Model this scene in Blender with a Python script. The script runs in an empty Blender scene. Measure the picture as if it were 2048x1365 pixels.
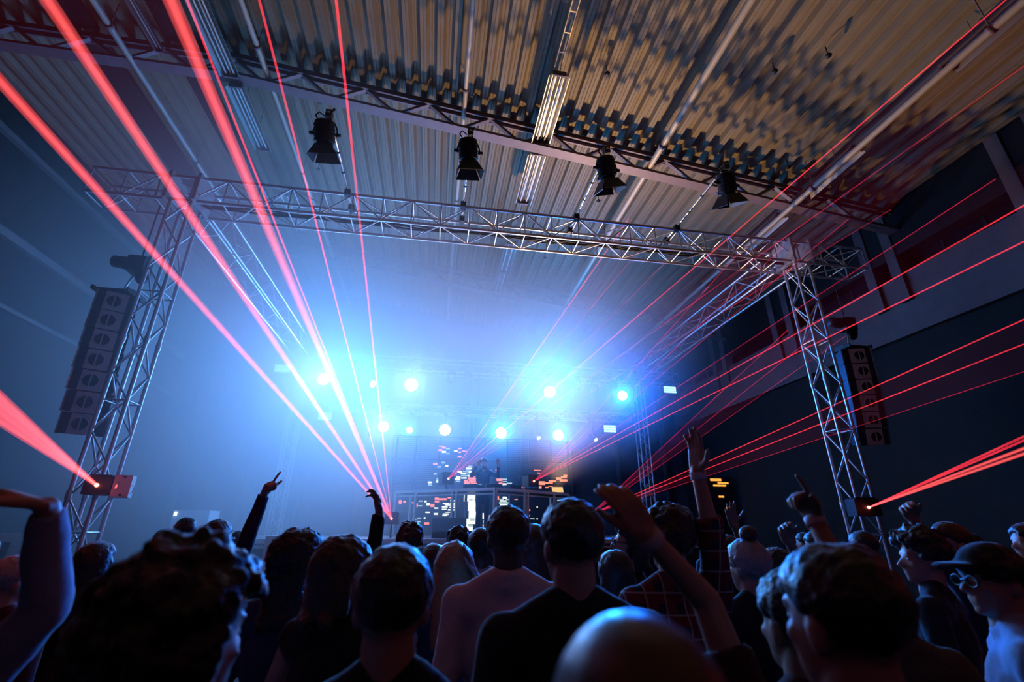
import bpy, math, random
from mathutils import Vector, Matrix, Euler
random.seed(7)
S = bpy.context.scene
COL = S.collection
PI = math.pi

# ------------------------------------------------------------------ camera
CAM_Z = 1.7
YAW, PITCH, ROLL, FPX = .16035, .38328, .00452, 924.0
def cam_axes():
    fwd = Vector((math.sin(YAW)*math.cos(PITCH), math.cos(YAW)*math.cos(PITCH), math.sin(PITCH)))
    right = Vector((math.cos(YAW), -math.sin(YAW), 0))
    up = right.cross(fwd)
    r = right*math.cos(ROLL) + up*math.sin(ROLL)
    u = up*math.cos(ROLL) - right*math.sin(ROLL)
    return r, u, fwd
_r, _u, _f = cam_axes()
cam_data = bpy.data.cameras.new('camera')
cam = bpy.data.objects.new('camera', cam_data)
COL.objects.link(cam)
cam.matrix_world = Matrix(((_r.x, _u.x, -_f.x, 0), (_r.y, _u.y, -_f.y, 0), (_r.z, _u.z, -_f.z, CAM_Z), (0, 0, 0, 1)))
cam_data.sensor_fit = 'HORIZONTAL'
cam_data.sensor_width = 36.0
cam_data.lens = FPX/2048*36
cam_data.clip_start = .02
cam_data.clip_end = 200
cam_data.dof.use_dof = True
cam_data.dof.focus_distance = 6.0
cam_data.dof.aperture_fstop = 2.0
S.camera = cam

# ------------------------------------------------------------------ world, exposure
wld = bpy.data.worlds.new('night')
S.world = wld
wld.use_nodes = True
wld.node_tree.nodes['Background'].inputs[0].default_value = (.02, .03, .08, 1)
wld.node_tree.nodes['Background'].inputs[1].default_value = .02
S.view_settings.view_transform = 'Standard'
S.view_settings.look = 'None'
S.view_settings.exposure = 0.0
S.view_settings.gamma = 1.0
S.view_settings.use_curve_mapping = False
S.cycles.use_denoising = True
S.cycles.volume_bounces = 2
S.cycles.volume_step_rate = 1.5
S.cycles.volume_max_steps = 64
S.cycles.use_adaptive_sampling = True
S.cycles.adaptive_threshold = .10
S.cycles.adaptive_min_samples = 16
S.cycles.max_bounces = 3
S.cycles.diffuse_bounces = 1
S.cycles.glossy_bounces = 2
S.cycles.transmission_bounces = 2
S.cycles.transparent_max_bounces = 24
S.cycles.sample_clamp_indirect = 2.0
S.cycles.caustics_reflective = False
S.cycles.caustics_refractive = False

def add_spot(name, loc, target, color, power, angle, blend=.6, size=.12, parent=None):
    d = bpy.data.lights.new(name, 'SPOT')
    d.color = color; d.energy = power; d.spot_size = math.radians(angle); d.spot_blend = blend
    d.shadow_soft_size = size
    o = bpy.data.objects.new(name, d); COL.objects.link(o)
    v = Vector(target) - Vector(loc)
    q = v.to_track_quat('-Z', 'Y')
    o.matrix_world = Matrix.Translation(loc) @ q.to_matrix().to_4x4()
    if parent is not None:
        bpy.context.view_layer.update()
        m = o.matrix_world.copy(); o.parent = parent
        o.matrix_parent_inverse = parent.matrix_world.inverted(); o.matrix_world = m
    return o

# warm work lamp on the DJ table, shining up over the audience onto the roof deck
HOUSE = [((2.90, 11.10, 2.52), (2.3, 4.3, 7.9), (1.0, .60, .25), 3000, 98)]

# added unseen fill behind the audience, rosy after the mauve girders and backs
REAR = ((2.4, -4.6, 4.6), (.5, 6.0, 5.0), (.85, .48, .66), 15, 120)

# ------------------------------------------------------------------ materials
def mat(name, color, rough=.6, metal=0.0, noise=0.0, scale=8.0, bump=0.0, spec=.5, sheen=0.0):
    m = bpy.data.materials.new(name); m.use_nodes = True
    nt = m.node_tree; b = nt.nodes['Principled BSDF']
    b.inputs['Roughness'].default_value = rough
    b.inputs['Metallic'].default_value = metal
    b.inputs['Specular IOR Level'].default_value = spec
    if sheen: b.inputs['Sheen Weight'].default_value = sheen; b.inputs['Sheen Roughness'].default_value = .35
    c = (*color, 1)
    tc = nt.nodes.new('ShaderNodeTexCoord')
    n = nt.nodes.new('ShaderNodeTexNoise'); n.inputs['Scale'].default_value = scale; n.inputs['Detail'].default_value = 4
    nt.links.new(tc.outputs['Object'], n.inputs['Vector'])
    mx = nt.nodes.new('ShaderNodeMix'); mx.data_type = 'RGBA'
    nt.links.new(n.outputs['Fac'], mx.inputs[0])
    k = noise
    mx.inputs[6].default_value = (color[0]*(1-k), color[1]*(1-k), color[2]*(1-k), 1)
    mx.inputs[7].default_value = (min(1, color[0]*(1+k)), min(1, color[1]*(1+k)), min(1, color[2]*(1+k)), 1)
    nt.links.new(mx.outputs[2], b.inputs['Base Color'])
    if bump:
        bp = nt.nodes.new('ShaderNodeBump'); bp.inputs['Strength'].default_value = bump; bp.inputs['Distance'].default_value = .01
        nt.links.new(n.outputs['Fac'], bp.inputs['Height']); nt.links.new(bp.outputs[0], b.inputs['Normal'])
    return m

def emit(name, color, strength, sampling='AUTO'):
    m = bpy.data.materials.new(name); m.use_nodes = True
    nt = m.node_tree; nt.nodes.remove(nt.nodes['Principled BSDF'])
    e = nt.nodes.new('ShaderNodeEmission'); e.inputs[0].default_value = (*color, 1); e.inputs[1].default_value = strength
    nt.links.new(e.outputs[0], nt.nodes['Material Output'].inputs[0])
    m.cycles.emission_sampling = sampling
    return m

def beam_mat(name, color, strength, streak=0.0, fan=False):
    """light scattered out of a laser beam: adds to whatever lies behind"""
    m = bpy.data.materials.new(name); m.use_nodes = True
    nt = m.node_tree; nt.nodes.remove(nt.nodes['Principled BSDF'])
    e = nt.nodes.new('ShaderNodeEmission'); e.inputs[0].default_value = (*color, 1)
    e.inputs[1].default_value = strength
    if streak:
        tc = nt.nodes.new('ShaderNodeTexCoord'); n = nt.nodes.new('ShaderNodeTexNoise')
        n.inputs['Scale'].default_value = 1.3; n.inputs['Detail'].default_value = 3
        nt.links.new(tc.outputs['Object'], n.inputs['Vector'])
        mr = nt.nodes.new('ShaderNodeMapRange')
        mr.inputs[1].default_value = .3; mr.inputs[2].default_value = .7
        mr.inputs[3].default_value = strength*(1-streak); mr.inputs[4].default_value = strength*(1+streak)
        nt.links.new(n.outputs['Fac'], mr.inputs[0]); nt.links.new(mr.outputs[0], e.inputs[1])
    if fan:      # a fan of light thins out with the distance from its aperture
        ln = nt.nodes.new('ShaderNodeVectorMath'); ln.operation = 'LENGTH'; nt.links.new(tc.outputs['Object'], ln.inputs[0])
        ad = nt.nodes.new('ShaderNodeMath'); ad.inputs[1].default_value = .6; nt.links.new(ln.outputs['Value'], ad.inputs[0])
        dv = nt.nodes.new('ShaderNodeMath'); dv.operation = 'DIVIDE'; nt.links.new(mr.outputs[0], dv.inputs[0]); nt.links.new(ad.outputs[0], dv.inputs[1])
        nt.links.new(dv.outputs[0], e.inputs[1])
    t = nt.nodes.new('ShaderNodeBsdfTransparent'); a = nt.nodes.new('ShaderNodeAddShader')
    nt.links.new(e.outputs[0], a.inputs[0]); nt.links.new(t.outputs[0], a.inputs[1])
    nt.links.new(a.outputs[0], nt.nodes['Material Output'].inputs[0])
    m.cycles.emission_sampling = 'NONE'
    return m

def plaid_mat(name, a, b, c, scale=14):
    m = bpy.data.materials.new(name); m.use_nodes = True
    nt = m.node_tree; bs = nt.nodes['Principled BSDF']; bs.inputs['Roughness'].default_value = .9
    tc = nt.nodes.new('ShaderNodeTexCoord'); sp = nt.nodes.new('ShaderNodeSeparateXYZ')
    nt.links.new(tc.outputs['Object'], sp.inputs[0])
    def band(out, thr):
        mu = nt.nodes.new('ShaderNodeMath'); mu.operation = 'MULTIPLY'; mu.inputs[1].default_value = scale
        fr = nt.nodes.new('ShaderNodeMath'); fr.operation = 'FRACT'
        gt = nt.nodes.new('ShaderNodeMath'); gt.operation = 'GREATER_THAN'; gt.inputs[1].default_value = thr
        nt.links.new(out, mu.inputs[0]); nt.links.new(mu.outputs[0], fr.inputs[0]); nt.links.new(fr.outputs[0], gt.inputs[0])
        return gt.outputs[0]
    def mix(f, c0, c1):
        mx = nt.nodes.new('ShaderNodeMix'); mx.data_type = 'RGBA'
        nt.links.new(f, mx.inputs[0])
        for i, v in ((6, c0), (7, c1)):
            if isinstance(v, tuple): mx.inputs[i].default_value = (*v, 1)
            else: nt.links.new(v, mx.inputs[i])
        return mx.outputs[2]
    o = mix(band(sp.outputs[0], .5), a, b)
    o = mix(band(sp.outputs[2], .5), o, a)
    o = mix(band(sp.outputs[0], .93), o, c)
    o = mix(band(sp.outputs[2], .93), o, c)
    nt.links.new(o, bs.inputs['Base Color'])
    return m

M = {}
M['deck'] = mat('painted_steel_deck', (.30, .235, .15), .62, 0, .18, 3, .05)
M['girder'] = mat('primed_steel', (.26, .19, .20), .55, .1, .2, 6)
M['alu'] = mat('truss_aluminium', (.72, .73, .76), .38, .75, .08, 20)
M['pipe'] = mat('pale_painted_pipe', (.55, .48, .38), .45, .1, .12, 9)
M['reflector'] = mat('lamp_reflector', (.46, .43, .38), .32, .85, .05, 5)
M['tube'] = mat('unlit_glass_tube', (.82, .82, .80), .15, 0, .02, 5)
M['tray'] = mat('galvanised_tray', (.55, .46, .34), .4, .5, .1, 12)
M['skylight'] = mat('night_skylight', (.035, .03, .035), .35, 0, .15, 5)
M['wall'] = mat('dark_plaster', (.011, .010, .011), .85, 0, .25, 2, .1)
M['wall_back'] = mat('dark_drape', (.045, .05, .07), .95, 0, .2, 3)
M['concrete'] = mat('concrete', (.20, .155, .155), .8, 0, .2, 4, .1)
M['floor'] = mat('dark_floor', (.05, .045, .045), .6, 0, .3, 2)
M['glass'] = mat('black_window', (.008, .008, .012), .25, 0, .1, 2)
M['black'] = mat('black_metal', (.018, .02, .024), .5, .2, .2, 14)
M['blackplastic'] = mat('black_plastic', (.02, .02, .022), .4, 0, .1, 14)
M['rubber'] = mat('black_cable', (.012, .012, .013), .6, 0, .1, 14)
M['stage'] = mat('stage_deck', (.03, .03, .034), .6, 0, .3, 5)
M['fascia'] = mat('stage_trim', (.55, .52, .48), .5, .2, .1, 8)
M['pa_grey'] = mat('speaker_grey', (.72, .74, .77), .6, 0, .1, 40)
M['pa_dark'] = mat('speaker_grille', (.035, .04, .05), .6, .2, .3, 120, .3)
M['chrome'] = mat('chrome', (.8, .78, .72), .18, 1.0, .05, 10)
M['white_board'] = mat('white_board', (.78, .74, .70), .6, 0, .05, 4)
M['picture'] = mat('warm_picture', (.75, .62, .32), .5, 0, .3, 7)
M['white_box'] = mat('laser_side_plate', (.78, .74, .72), .45, .2, .05, 10)
M['table_rail'] = mat('table_rail', (.75, .71, .64), .45, .1, .08, 10)
M['led_panel'] = mat('led_panel_black', (.012, .012, .016), .5, 0, .2, 30)
M['led_o'] = emit('led_coral', (1.0, .20, .12), 1.9, 'NONE')
M['led_w'] = emit('led_white', (.86, .97, .88), 2.1, 'NONE')
M['led_g'] = emit('led_sage', (.42, .60, .58), 1.1, 'NONE')
M['led_amber'] = emit('led_amber', (1.0, .38, .06), 1.3, 'NONE')
M['laser_core'] = emit('laser_aperture', (1.0, .16, .10), 9.0, 'NONE')
M['beam'] = beam_mat('laser_beam_red', (1.0, .035, .06), .40, .3)
M['beam_soft'] = beam_mat('laser_beam_thin', (1.0, .02, .09), .20, .5)
M['beam_hot'] = beam_mat('laser_beam_near', (1.0, .09, .09), .21, .1)
M['sheet'] = beam_mat('laser_sheet_red', (1.0, .07, .15), .16, .3, True)
M['sheet_mid'] = beam_mat('laser_sheet_mid', (1.0, .05, .18), .11, .4, True)
M['sheet_dim'] = beam_mat('laser_sheet_dim', (1.0, .04, .20), .045, .4, True)
M['strobe'] = emit('strobe_cyan', (.42, .95, 1.0), 2.2, 'NONE')
M['lens_white'] = emit('lens_white', (.80, .97, 1.0), 30.0, 'NONE')
M['lens_blue'] = emit('lens_pale_blue', (.45, .70, 1.0), 10.0, 'NONE')
M['skin'] = mat('light_skin', (.52, .30, .22), .5, 0, .12, 12)
M['skin_tan'] = mat('tan_skin', (.36, .20, .14), .5, 0, .12, 12)
M['skin_dark'] = mat('dark_skin', (.10, .055, .04), .38, 0, .12, 12)
M['hair_black'] = mat('black_hair', (.012, .010, .010), .42, 0, .4, 60, .6, sheen=.55)
M['hair_brown'] = mat('brown_hair', (.05, .03, .022), .42, 0, .4, 60, .6, sheen=.55)
M['hair_blonde'] = mat('blonde_hair', (.42, .26, .12), .42, 0, .3, 60, .6, sheen=.55)
M['hair_grey'] = mat('grey_hair', (.36, .35, .36), .42, 0, .3, 60, .6, sheen=.55)
M['cloth_black'] = mat('black_cloth', (.012, .012, .015), .95, 0, .2, 30, .3, sheen=.3)
M['cloth_navy'] = mat('navy_cloth', (.03, .04, .085), .9, 0, .2, 30, .3, sheen=.3)
M['cloth_white'] = mat('pale_mauve_shirt', (.80, .68, .72), .9, 0, .05, 30, .3, sheen=.3)
M['cloth_blue'] = mat('light_blue_shirt', (.34, .42, .60), .9, 0, .06, 30, .3, sheen=.3)
M['cloth_grey'] = mat('grey_cloth', (.10, .10, .115), .9, 0, .15, 30, .3, sheen=.3)
M['cloth_maroon'] = mat('maroon_cloth', (.07, .022, .03), .9, 0, .15, 30, .3, sheen=.3)
M['denim'] = mat('denim', (.03, .045, .09), .9, 0, .2, 40, .3, sheen=.3)
M['plaid'] = plaid_mat('plaid_cloth', (.16, .022, .03), (.02, .025, .06), (.45, .40, .42), 13)
M['band'] = mat('paper_wristband', (.75, .66, .70), .7, 0, .03, 10)
M['eye'] = mat('eye', (.6, .58, .55), .2, 0, .05, 30)

# ------------------------------------------------------------------ mesh helpers
def frame_of(d):
    d = d.normalized()
    a = Vector((0, 0, 1)) if abs(d.z) < .92 else Vector((1, 0, 0))
    x = d.cross(a).normalized(); y = d.cross(x)
    return x, y, d

class MB:
    def __init__(self): self.v = []; self.f = []; self.mi = []; self.cur = 0
    def _face(self, f): self.f.append(f); self.mi.append(self.cur)
    def box(self, c, s, rot=None):
        c = Vector(c); h = Vector(s)*.5; b = len(self.v)
        for z in (-1, 1):
            for y in (-1, 1):
                for x in (-1, 1):
                    p = Vector((x*h.x, y*h.y, z*h.z))
                    if rot is not None: p = rot @ p
                    self.v.append(c+p)
        for f in ((0, 2, 3, 1), (4, 5, 7, 6), (0, 1, 5, 4), (2, 6, 7, 3), (0, 4, 6, 2), (1, 3, 7, 5)):
            self._face(tuple(b+i for i in f))
        return self
    def tube(self, p0, p1, r0, r1=None, n=12, caps=True):
        p0 = Vector(p0); p1 = Vector(p1); r1 = r0 if r1 is None else r1
        x, y, d = frame_of(p1-p0); b = len(self.v)
        for p, r in ((p0, r0), (p1, r1)):
            for i in range(n):
                t = 2*PI*i/n; self.v.append(p + (x*math.cos(t)+y*math.sin(t))*r)
        for i in range(n):
            j = (i+1) % n; self._face((b+i, b+j, b+n+j, b+n+i))
        if caps:
            self._face(tuple(b+i for i in reversed(range(n)))); self._face(tuple(b+n+i for i in range(n)))
        return self
    def path(self, pts, r, n=8, closed=False):
        pts = [Vector(p) for p in pts]; m = len(pts); b = len(self.v)
        rr = r if isinstance(r, (list, tuple)) else [r]*m
        px = None
        for k, p in enumerate(pts):
            q0 = pts[k-1] if (k > 0 or closed) else p
            q1 = pts[(k+1) % m] if (k < m-1 or closed) else p
            d = (q1-q0).normalized()
            if px is None: x, y, _ = frame_of(d)
            else:
                x = (px - d*px.dot(d)).normalized(); y = d.cross(x)
            px = x
            for i in range(n):
                t = 2*PI*i/n; self.v.append(p + (x*math.cos(t)+y*math.sin(t))*rr[k])
        for k in range(m if closed else m-1):
            k2 = (k+1) % m
            for i in range(n):
                j = (i+1) % n; self._face((b+k*n+i, b+k*n+j, b+k2*n+j, b+k2*n+i))
        if not closed:
            self._face(tuple(b+i for i in reversed(range(n)))); self._face(tuple(b+(m-1)*n+i for i in range(n)))
        return self
    def ell(self, c, r, rot=None, nu=14, nv=9):
        c = Vector(c); r = r if isinstance(r, (tuple, list)) else (r, r, r); b = len(self.v)
        def P(x, y, z):
            p = Vector((x*r[0], y*r[1], z*r[2]))
            return c + (rot @ p if rot is not None else p)
        self.v.append(P(0, 0, -1))
        for j in range(1, nv):
            t = -PI/2 + PI*j/nv
            for i in range(nu):
                a = 2*PI*i/nu; self.v.append(P(math.cos(t)*math.cos(a), math.cos(t)*math.sin(a), math.sin(t)))
        self.v.append(P(0, 0, 1)); top = len(self.v)-1
        for i in range(nu):
            self._face((b, b+1+(i+1) % nu, b+1+i))
            self._face((top, top-nu+i, top-nu+(i+1) % nu))
        for j in range(nv-2):
            for i in range(nu):
                k = (i+1) % nu; o = b+1+j*nu
                self._face((o+i, o+k, o+nu+k, o+nu+i))
        return self
    def cap(self, p0, p1, r0, r1=None, n=12):
        r1 = r0 if r1 is None else r1
        p0 = Vector(p0); p1 = Vector(p1)
        self.tube(p0, p1, r0, r1, n); self.ell(p0, r0, None, n, 7); self.ell(p1, r1, None, n, 7)
        return self
    def prism(self, poly, y0, y1, axis='y'):
        b = len(self.v); n = len(poly)
        for yy in (y0, y1):
            for (a, c) in poly:
                self.v.append(Vector((a, yy, c)) if axis == 'y' else (Vector((yy, a, c)) if axis == 'x' else Vector((a, c, yy))))
        self._face(tuple(b+i for i in range(n))); self._face(tuple(b+n+i for i in reversed(range(n))))
        for i in range(n):
            j = (i+1) % n; self._face((b+i, b+n+i, b+n+j, b+j))
        return self
    def mesh(self, name, mats, smooth=False):
        me = bpy.data.meshes.new(name); me.from_pydata([tuple(p) for p in self.v], [], self.f)
        for m in (mats if isinstance(mats, (list, tuple)) else [mats]): me.materials.append(m)
        if len(me.materials) > 1: me.polygons.foreach_set('material_index', self.mi)
        if smooth: me.polygons.foreach_set('use_smooth', [True]*len(me.polygons))
        me.update()
        return me
    def build(self, name, mats, parent=None, smooth=False):
        return link(name, self.mesh(name, mats, smooth), parent)

def link(name, me, parent=None, mw=None):
    o = bpy.data.objects.new(name, me); COL.objects.link(o)
    if parent is not None: o.parent = parent
    if mw is not None: o.matrix_local = mw
    return o
def tag(o, label=None, cat=None, group=None, kind=None):
    if label: o['label'] = label
    if cat: o['category'] = cat
    if group: o['group'] = group
    if kind: o['kind'] = kind
    return o
def empty(name, loc=(0, 0, 0), rz=0.0):
    o = bpy.data.objects.new(name, None); COL.objects.link(o); o.location = loc; o.rotation_euler = (0, 0, rz)
    o.empty_display_size = .1
    return o
def copy_tree(o, parent=None):
    c = o.copy(); COL.objects.link(c)
    if parent is not None: c.parent = parent
    for ch in list(o.children): copy_tree(ch, c)
    return c
_unit = {}
def unit_bar(m, n=8):
    k = (m.name, n)
    if k not in _unit:
        b = MB(); b.tube((0, 0, 0), (0, 0, 1), 1, 1, n)
        _unit[k] = b.mesh('bar', m, True)
    return _unit[k]
def bar(name, p0, p1, r, m, parent, n=8):
    """a round bar from p0 to p1 in the parent's space, sharing one mesh"""
    p0 = Vector(p0); d = Vector(p1)-p0
    x, y, z = frame_of(d); L = d.length
    mw = Matrix(((x.x*r, y.x*r, z.x*L, p0.x), (x.y*r, y.y*r, z.y*L, p0.y), (x.z*r, y.z*r, z.z*L, p0.z), (0, 0, 0, 1)))
    return link(name, unit_bar(m, n), parent, mw)

# ================================================================== the hall
WX0, WX1, WY0, WY1 = -8.5, 8.9, -6.0, 16.0
def zb(x):                                   # underside of the roof girders
    return 8.95 if x < -3.9 else 8.95 - .135*(x+3.9)
def zd(x): return zb(x) + .60                # underside of the roof deck
SLOPE = math.atan(.135)

fl = MB().box(((WX0+WX1)/2, (WY0+WY1)/2, -.1), (WX1-WX0+.6, WY1-WY0+.6, .2)).build('floor', M['floor']); tag(fl, 'dark hall floor under the crowd', kind='structure')
wl = MB().box((WX0-.15, (WY0+WY1)/2, 4.9), (.3, WY1-WY0, 9.8)).build('wall_left', M['wall']); tag(wl, 'dark left wall of the hall in blue haze', kind='structure')
for zz, hh in ((8.64, .10), (6.9, .16), (5.6, .08)):
    MB().box((WX0+.06, (WY0+WY1)/2, zz), (.12, WY1-WY0, hh)).build('wall_rail', M['concrete'], wl)
wb = MB().box(((WX0+WX1)/2, WY1+.15, 4.9), (WX1-WX0+.6, .3, 9.8)).build('wall_back', M['wall_back']); tag(wb, 'dark back wall of the hall behind the stage', kind='structure')
for k in range(10):
    x = WX0 + .9 + k*1.75
    MB().cap((x, WY1-.10, .2), (x, WY1-.10, 7.2), .10, .10, 10).build('drape_fold', M['wall_back'], wb, True)
wr = MB().box(((WX0+WX1)/2, WY0-.15, 4.9), (WX1-WX0+.6, .3, 9.8)).build('wall_rear', M['wall']); tag(wr, 'dark rear wall of the hall', kind='structure')
# right wall: plain lower wall, ledge beam, sill band, dark windows between paired posts
wri = MB().box((WX1+.30, (WY0+WY1)/2, 2.575), (.6, WY1-WY0, 5.15)).build('wall_right', M['wall']); tag(wri, 'black lower part of the right wall', kind='structure')
MB().box((WX1+.30, (WY0+WY1)/2, 6.0), (.5, WY1-WY0, .84)).build('sill_band', M['concrete'], wri)
MB().box((WX1+.45, (WY0+WY1)/2, 7.65), (.5, WY1-WY0, .40)).build('head_band', M['concrete'], wri)
t1 = MB().box((WX1+.06, (WY0+WY1)/2, 5.44), (.34, WY1-WY0, .58)).build('trim_1', M['concrete']); tag(t1, 'broad concrete ledge beam along the right wall', kind='structure')
posts = []
for c in (-3.8, -1.1, 1.6, 4.3, 7.0, 9.97, 12.9):
    for d in (-.27, .27):
        p = MB().box((WX1+.10, c+d, 6.86), (.26, .20, 2.06)).build('wall_post', M['concrete'], wri); posts.append(c+d)
ys = [WY0] + posts + [WY1]
n = 0
for a, b in zip(ys[:-1], ys[1:]):
    if b-a < .4: continue
    n += 1
    w = MB().box((WX1+.36, (a+b)/2, 6.945), (.04, b-a, 1.05)).build('window_%d' % n, M['glass'])
    tag(w, 'black night window in the right wall', kind='structure')
    for k in range(1, 3):
        MB().box((WX1+.33, a+(b-a)*k/3, 6.945), (.03, .04, 1.05)).build('window_bar', M['black'], w)

# roof deck: trapezoidal steel sheets, ribs running towards the stage
ceil = empty('ceiling', (0, 0, 0)); tag(ceil, 'pale ribbed steel roof deck over the hall', kind='structure')
PITCH_R, NR = .28, 4
def sheet_mesh(L, name):
    prof = []
    d = .10
    for k in range(NR):
        o = k*PITCH_R
        prof += [(o, 0), (o+.042, 0), (o+.050, .008), (o+.058, 0), (o+.10, 0), (o+.135, d), (o+.175, d), (o+.184, d-.008), (o+.193, d), (o+.245, d)]
    prof.append((NR*PITCH_R, 0))
    b = MB()
    for y in (0, L):
        for (x, z) in prof: b.v.append(Vector((x, y, z)))
    n = len(prof)
    for i in range(n-1): b._face((i, i+1, n+i+1, n+i))
    return b.mesh(name, M['deck'])
BAYS = [-5.9+.6-.7, .6, 6.5, 12.4, 16.0]
BAYS = [-6.0, .6, 6.5, 12.4, 16.0]
for y0, y1 in zip(BAYS[:-1], BAYS[1:]):
    me = sheet_mesh(y1-y0, 'roof_sheet')
    x = WX0
    while x < WX1:
        o = link('roof_sheet', me, ceil)
        o.location = (x, y0, zd(x)); o.rotation_euler = (0, SLOPE if x >= -3.95 else 0, 0)
        if x < -3.9 < x + NR*PITCH_R: o.rotation_euler = (0, SLOPE*.6, 0)
        x += NR*PITCH_R*math.cos(SLOPE if x >= -3.9 else 0)
MB().box(((WX0+WX1)/2, (WY0+WY1)/2, 10.3), (WX1-WX0+1.2, WY1-WY0+.6, .1)).build('roof_membrane', M['black'], ceil)
for sx in (WX1,):
    MB().box((sx+.3, (WY0+WY1)/2, 8.5), (.6, WY1-WY0, 3.4)).build('eave_panel', M['black'], ceil)
# long dark skylight strips in the flat bay on the left
for sx, wdt in ((-6.35, .50), (-4.85, .42)):
    for y0, y1 in zip(BAYS[:-1], BAYS[1:]):
        MB().box((sx, (y0+y1)/2, zd(-6)-.02), (wdt, y1-y0-.25, .06)).build('skylight_strip', M['skylight'], ceil)

# lattice girders across the hall
def girder(y, label):
    g = empty('roof_girder', (0, y, 0)); tag(g, label, 'girder', 'lattice roof girders')
    xs = [WX0+.02, -3.9, WX1-.02]
    for nm, dz, hw, hh in (('top_chord', .53, .16, .09), ('bottom_chord', .045, .20, .05)):
        for a, b in zip(xs[:-1], xs[1:]):
            m = MB(); za, zb_ = zb(a)+dz, zb(b)+dz
            e = 0
            for (yy, zz, w_, h_) in (((0, 0, hw, hh*.45), (-hw/2+.02, hh*.5, .03, hh), (hw/2-.02, hh*.5, .03, hh)) if nm == 'bottom_chord' else ((0, 0, hw, hh*.4), (-hw/2+.02, -hh*.4, .03, hh), (hw/2-.02, -hh*.4, .03, hh))):
                k = len(m.v)
                for x, z in ((a, za), (b, zb_)):
                    for dy, dz2 in ((-1, -1), (1, -1), (1, 1), (-1, 1)):
                        m.v.append(Vector((x, yy+dy*w_/2, z+zz+dz2*h_/2)))
                for f in ((0, 3, 2, 1), (4, 5, 6, 7), (0, 1, 5, 4), (1, 2, 6, 5), (2, 3, 7, 6), (3, 0, 4, 7)): m._face(tuple(k+i for i in f))
            m.build(nm, M['girder'], g)
    P = 1.15; x = WX0+.5
    up = True
    while x + P/2 < WX1:
        x2 = x+P/2
        z1 = zb(x)+(.06 if up else .50); z2 = zb(x2)+(.50 if up else .06)
        p0 = Vector((x, 0, z1)); p1 = Vector((x2, 0, z2)); d = p1-p0
        ang = math.atan2(d.z, d.x)
        m = MB().box((d.length/2, 0, 0), (d.length, .07, .05))
        o = m.build('web_bar', M['girder'], g); o.location = p0; o.rotation_euler = (0, -ang, 0)
        x = x2; up = not up
    return g
girder(.6, 'steel lattice roof girder overhead, behind the four outrigger spotlights')
girder(6.5, 'mauve steel lattice roof girder directly above the front stage truss')
girder(12.4, 'steel lattice roof girder fading into blue haze behind the front truss')

# pipes running the length of the roof
def pipe(x, z, r, y0, y1, label, cat='pipe'):
    p = empty('roof_pipe', (x, y0, z)); tag(p, label, cat, 'pipes along the roof')
    bar('pipe_run', (0, 0, 0), (0, y1-y0, 0), r, M['pipe'], p, 12)
    y = 1.0
    while y < y1-y0:
        bar('hanger', (0, y, 0), (0, y, zd(x)-z), .008, M['girder'], p, 6)
        c = MB().tube((0, y-.03, 0), (0, y+.03, 0), r*1.25, r*1.25, 12).build('pipe_clip', M['girder'], p, True)
        y += 2.95
    return p
pipe(.115, 8.72, .040, -4, 15.5, 'pale pipe along the roof just left of the middle lamp row')
pipe(3.66, 8.05, .055, -4, 15.5, 'thick pale pipe along the roof right of the middle lamp row')
pipe(6.55, 7.52, .05, -4, 15.5, 'pale pipe along the roof beside the lamp row near the right wall')
pipe(-5.5, 9.0, .05, -4, 15.5, 'long grey pipe along the roof at the far left by the skylights')
pipe(-3.32, 9.02, .045, -4, 15.5, 'pale pipe along the roof right of the left lamp row')
# sprinkler heads and small ceiling fittings
SP = [(3.1, 3.6), (2.35, 5.0), (4.65, 3.0), (5.3, 3.9), (4.75, 4.3), (3.2, 7.9), (-2.6, 6.95), (-2.7, 8.1), (-3.05, 8.9), (6.2, 5.9), (2.6, 10.5)]
SPW = ['beside the thick pale pipe near the top', 'between the middle lamp row and the thick pipe', 'left of a pair near the right lamp row', 'nearest the right lamp row', 'at the middle of the right roof slope',
       'past the mauve girder by the thick pipe', 'above the leftmost spotlight', 'left of the leftmost spotlight', 'left among the pink beams', 'above the rightmost spotlight', 'far back in the blue haze']
for i, (x, y) in enumerate(SP):
    z = zd(x)
    s = empty('sprinkler', (x, y, z)); tag(s, 'small black sprinkler head under the roof, ' + SPW[i], 'sprinkler', 'sprinklers under the roof deck')
    bar('stem', (0, 0, 0), (0, 0, -.17), .008, M['black'], s, 6)
    MB().ell((0, 0, -.19), (.045, .045, .03)).build('head', M['black'], s, True)

# unlit fluorescent fittings in three rows
def trough_mesh(L):
    b = MB()
    prof = [(-.17, 0), (-.10, .10), (-.03, .10), (0, .065), (.03, .10), (.10, .10), (.17, 0), (.16, 0), (.10, .085), (.03, .085), (0, .05), (-.03, .085), (-.10, .085), (-.16, 0)]
    b.prism(prof, 0, L, 'y')
    return b.mesh('reflector', M['reflector'])
def fluoro(x, z, y0, L, label, rows):
    t = empty('fluorescent_light', (x, y0, z)); tag(t, label, 'ceiling light', rows)
    link('reflector', trough_mesh(L), t)
    for sx in (-.065, .065): bar('lamp_tube', (sx, .05, .055), (sx, L-.05, .055), .016, M['tube'], t, 10)
    for yy in (0, L): MB().box((0, yy, .06), (.22, .03, .10)).build('end_cap', M['girder'], t)
    for yy in (.4, L-.4): bar('suspension_wire', (0, yy, .10), (0, yy, zd(x)-z), .006, M['girder'], t, 6)
    return t
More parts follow.
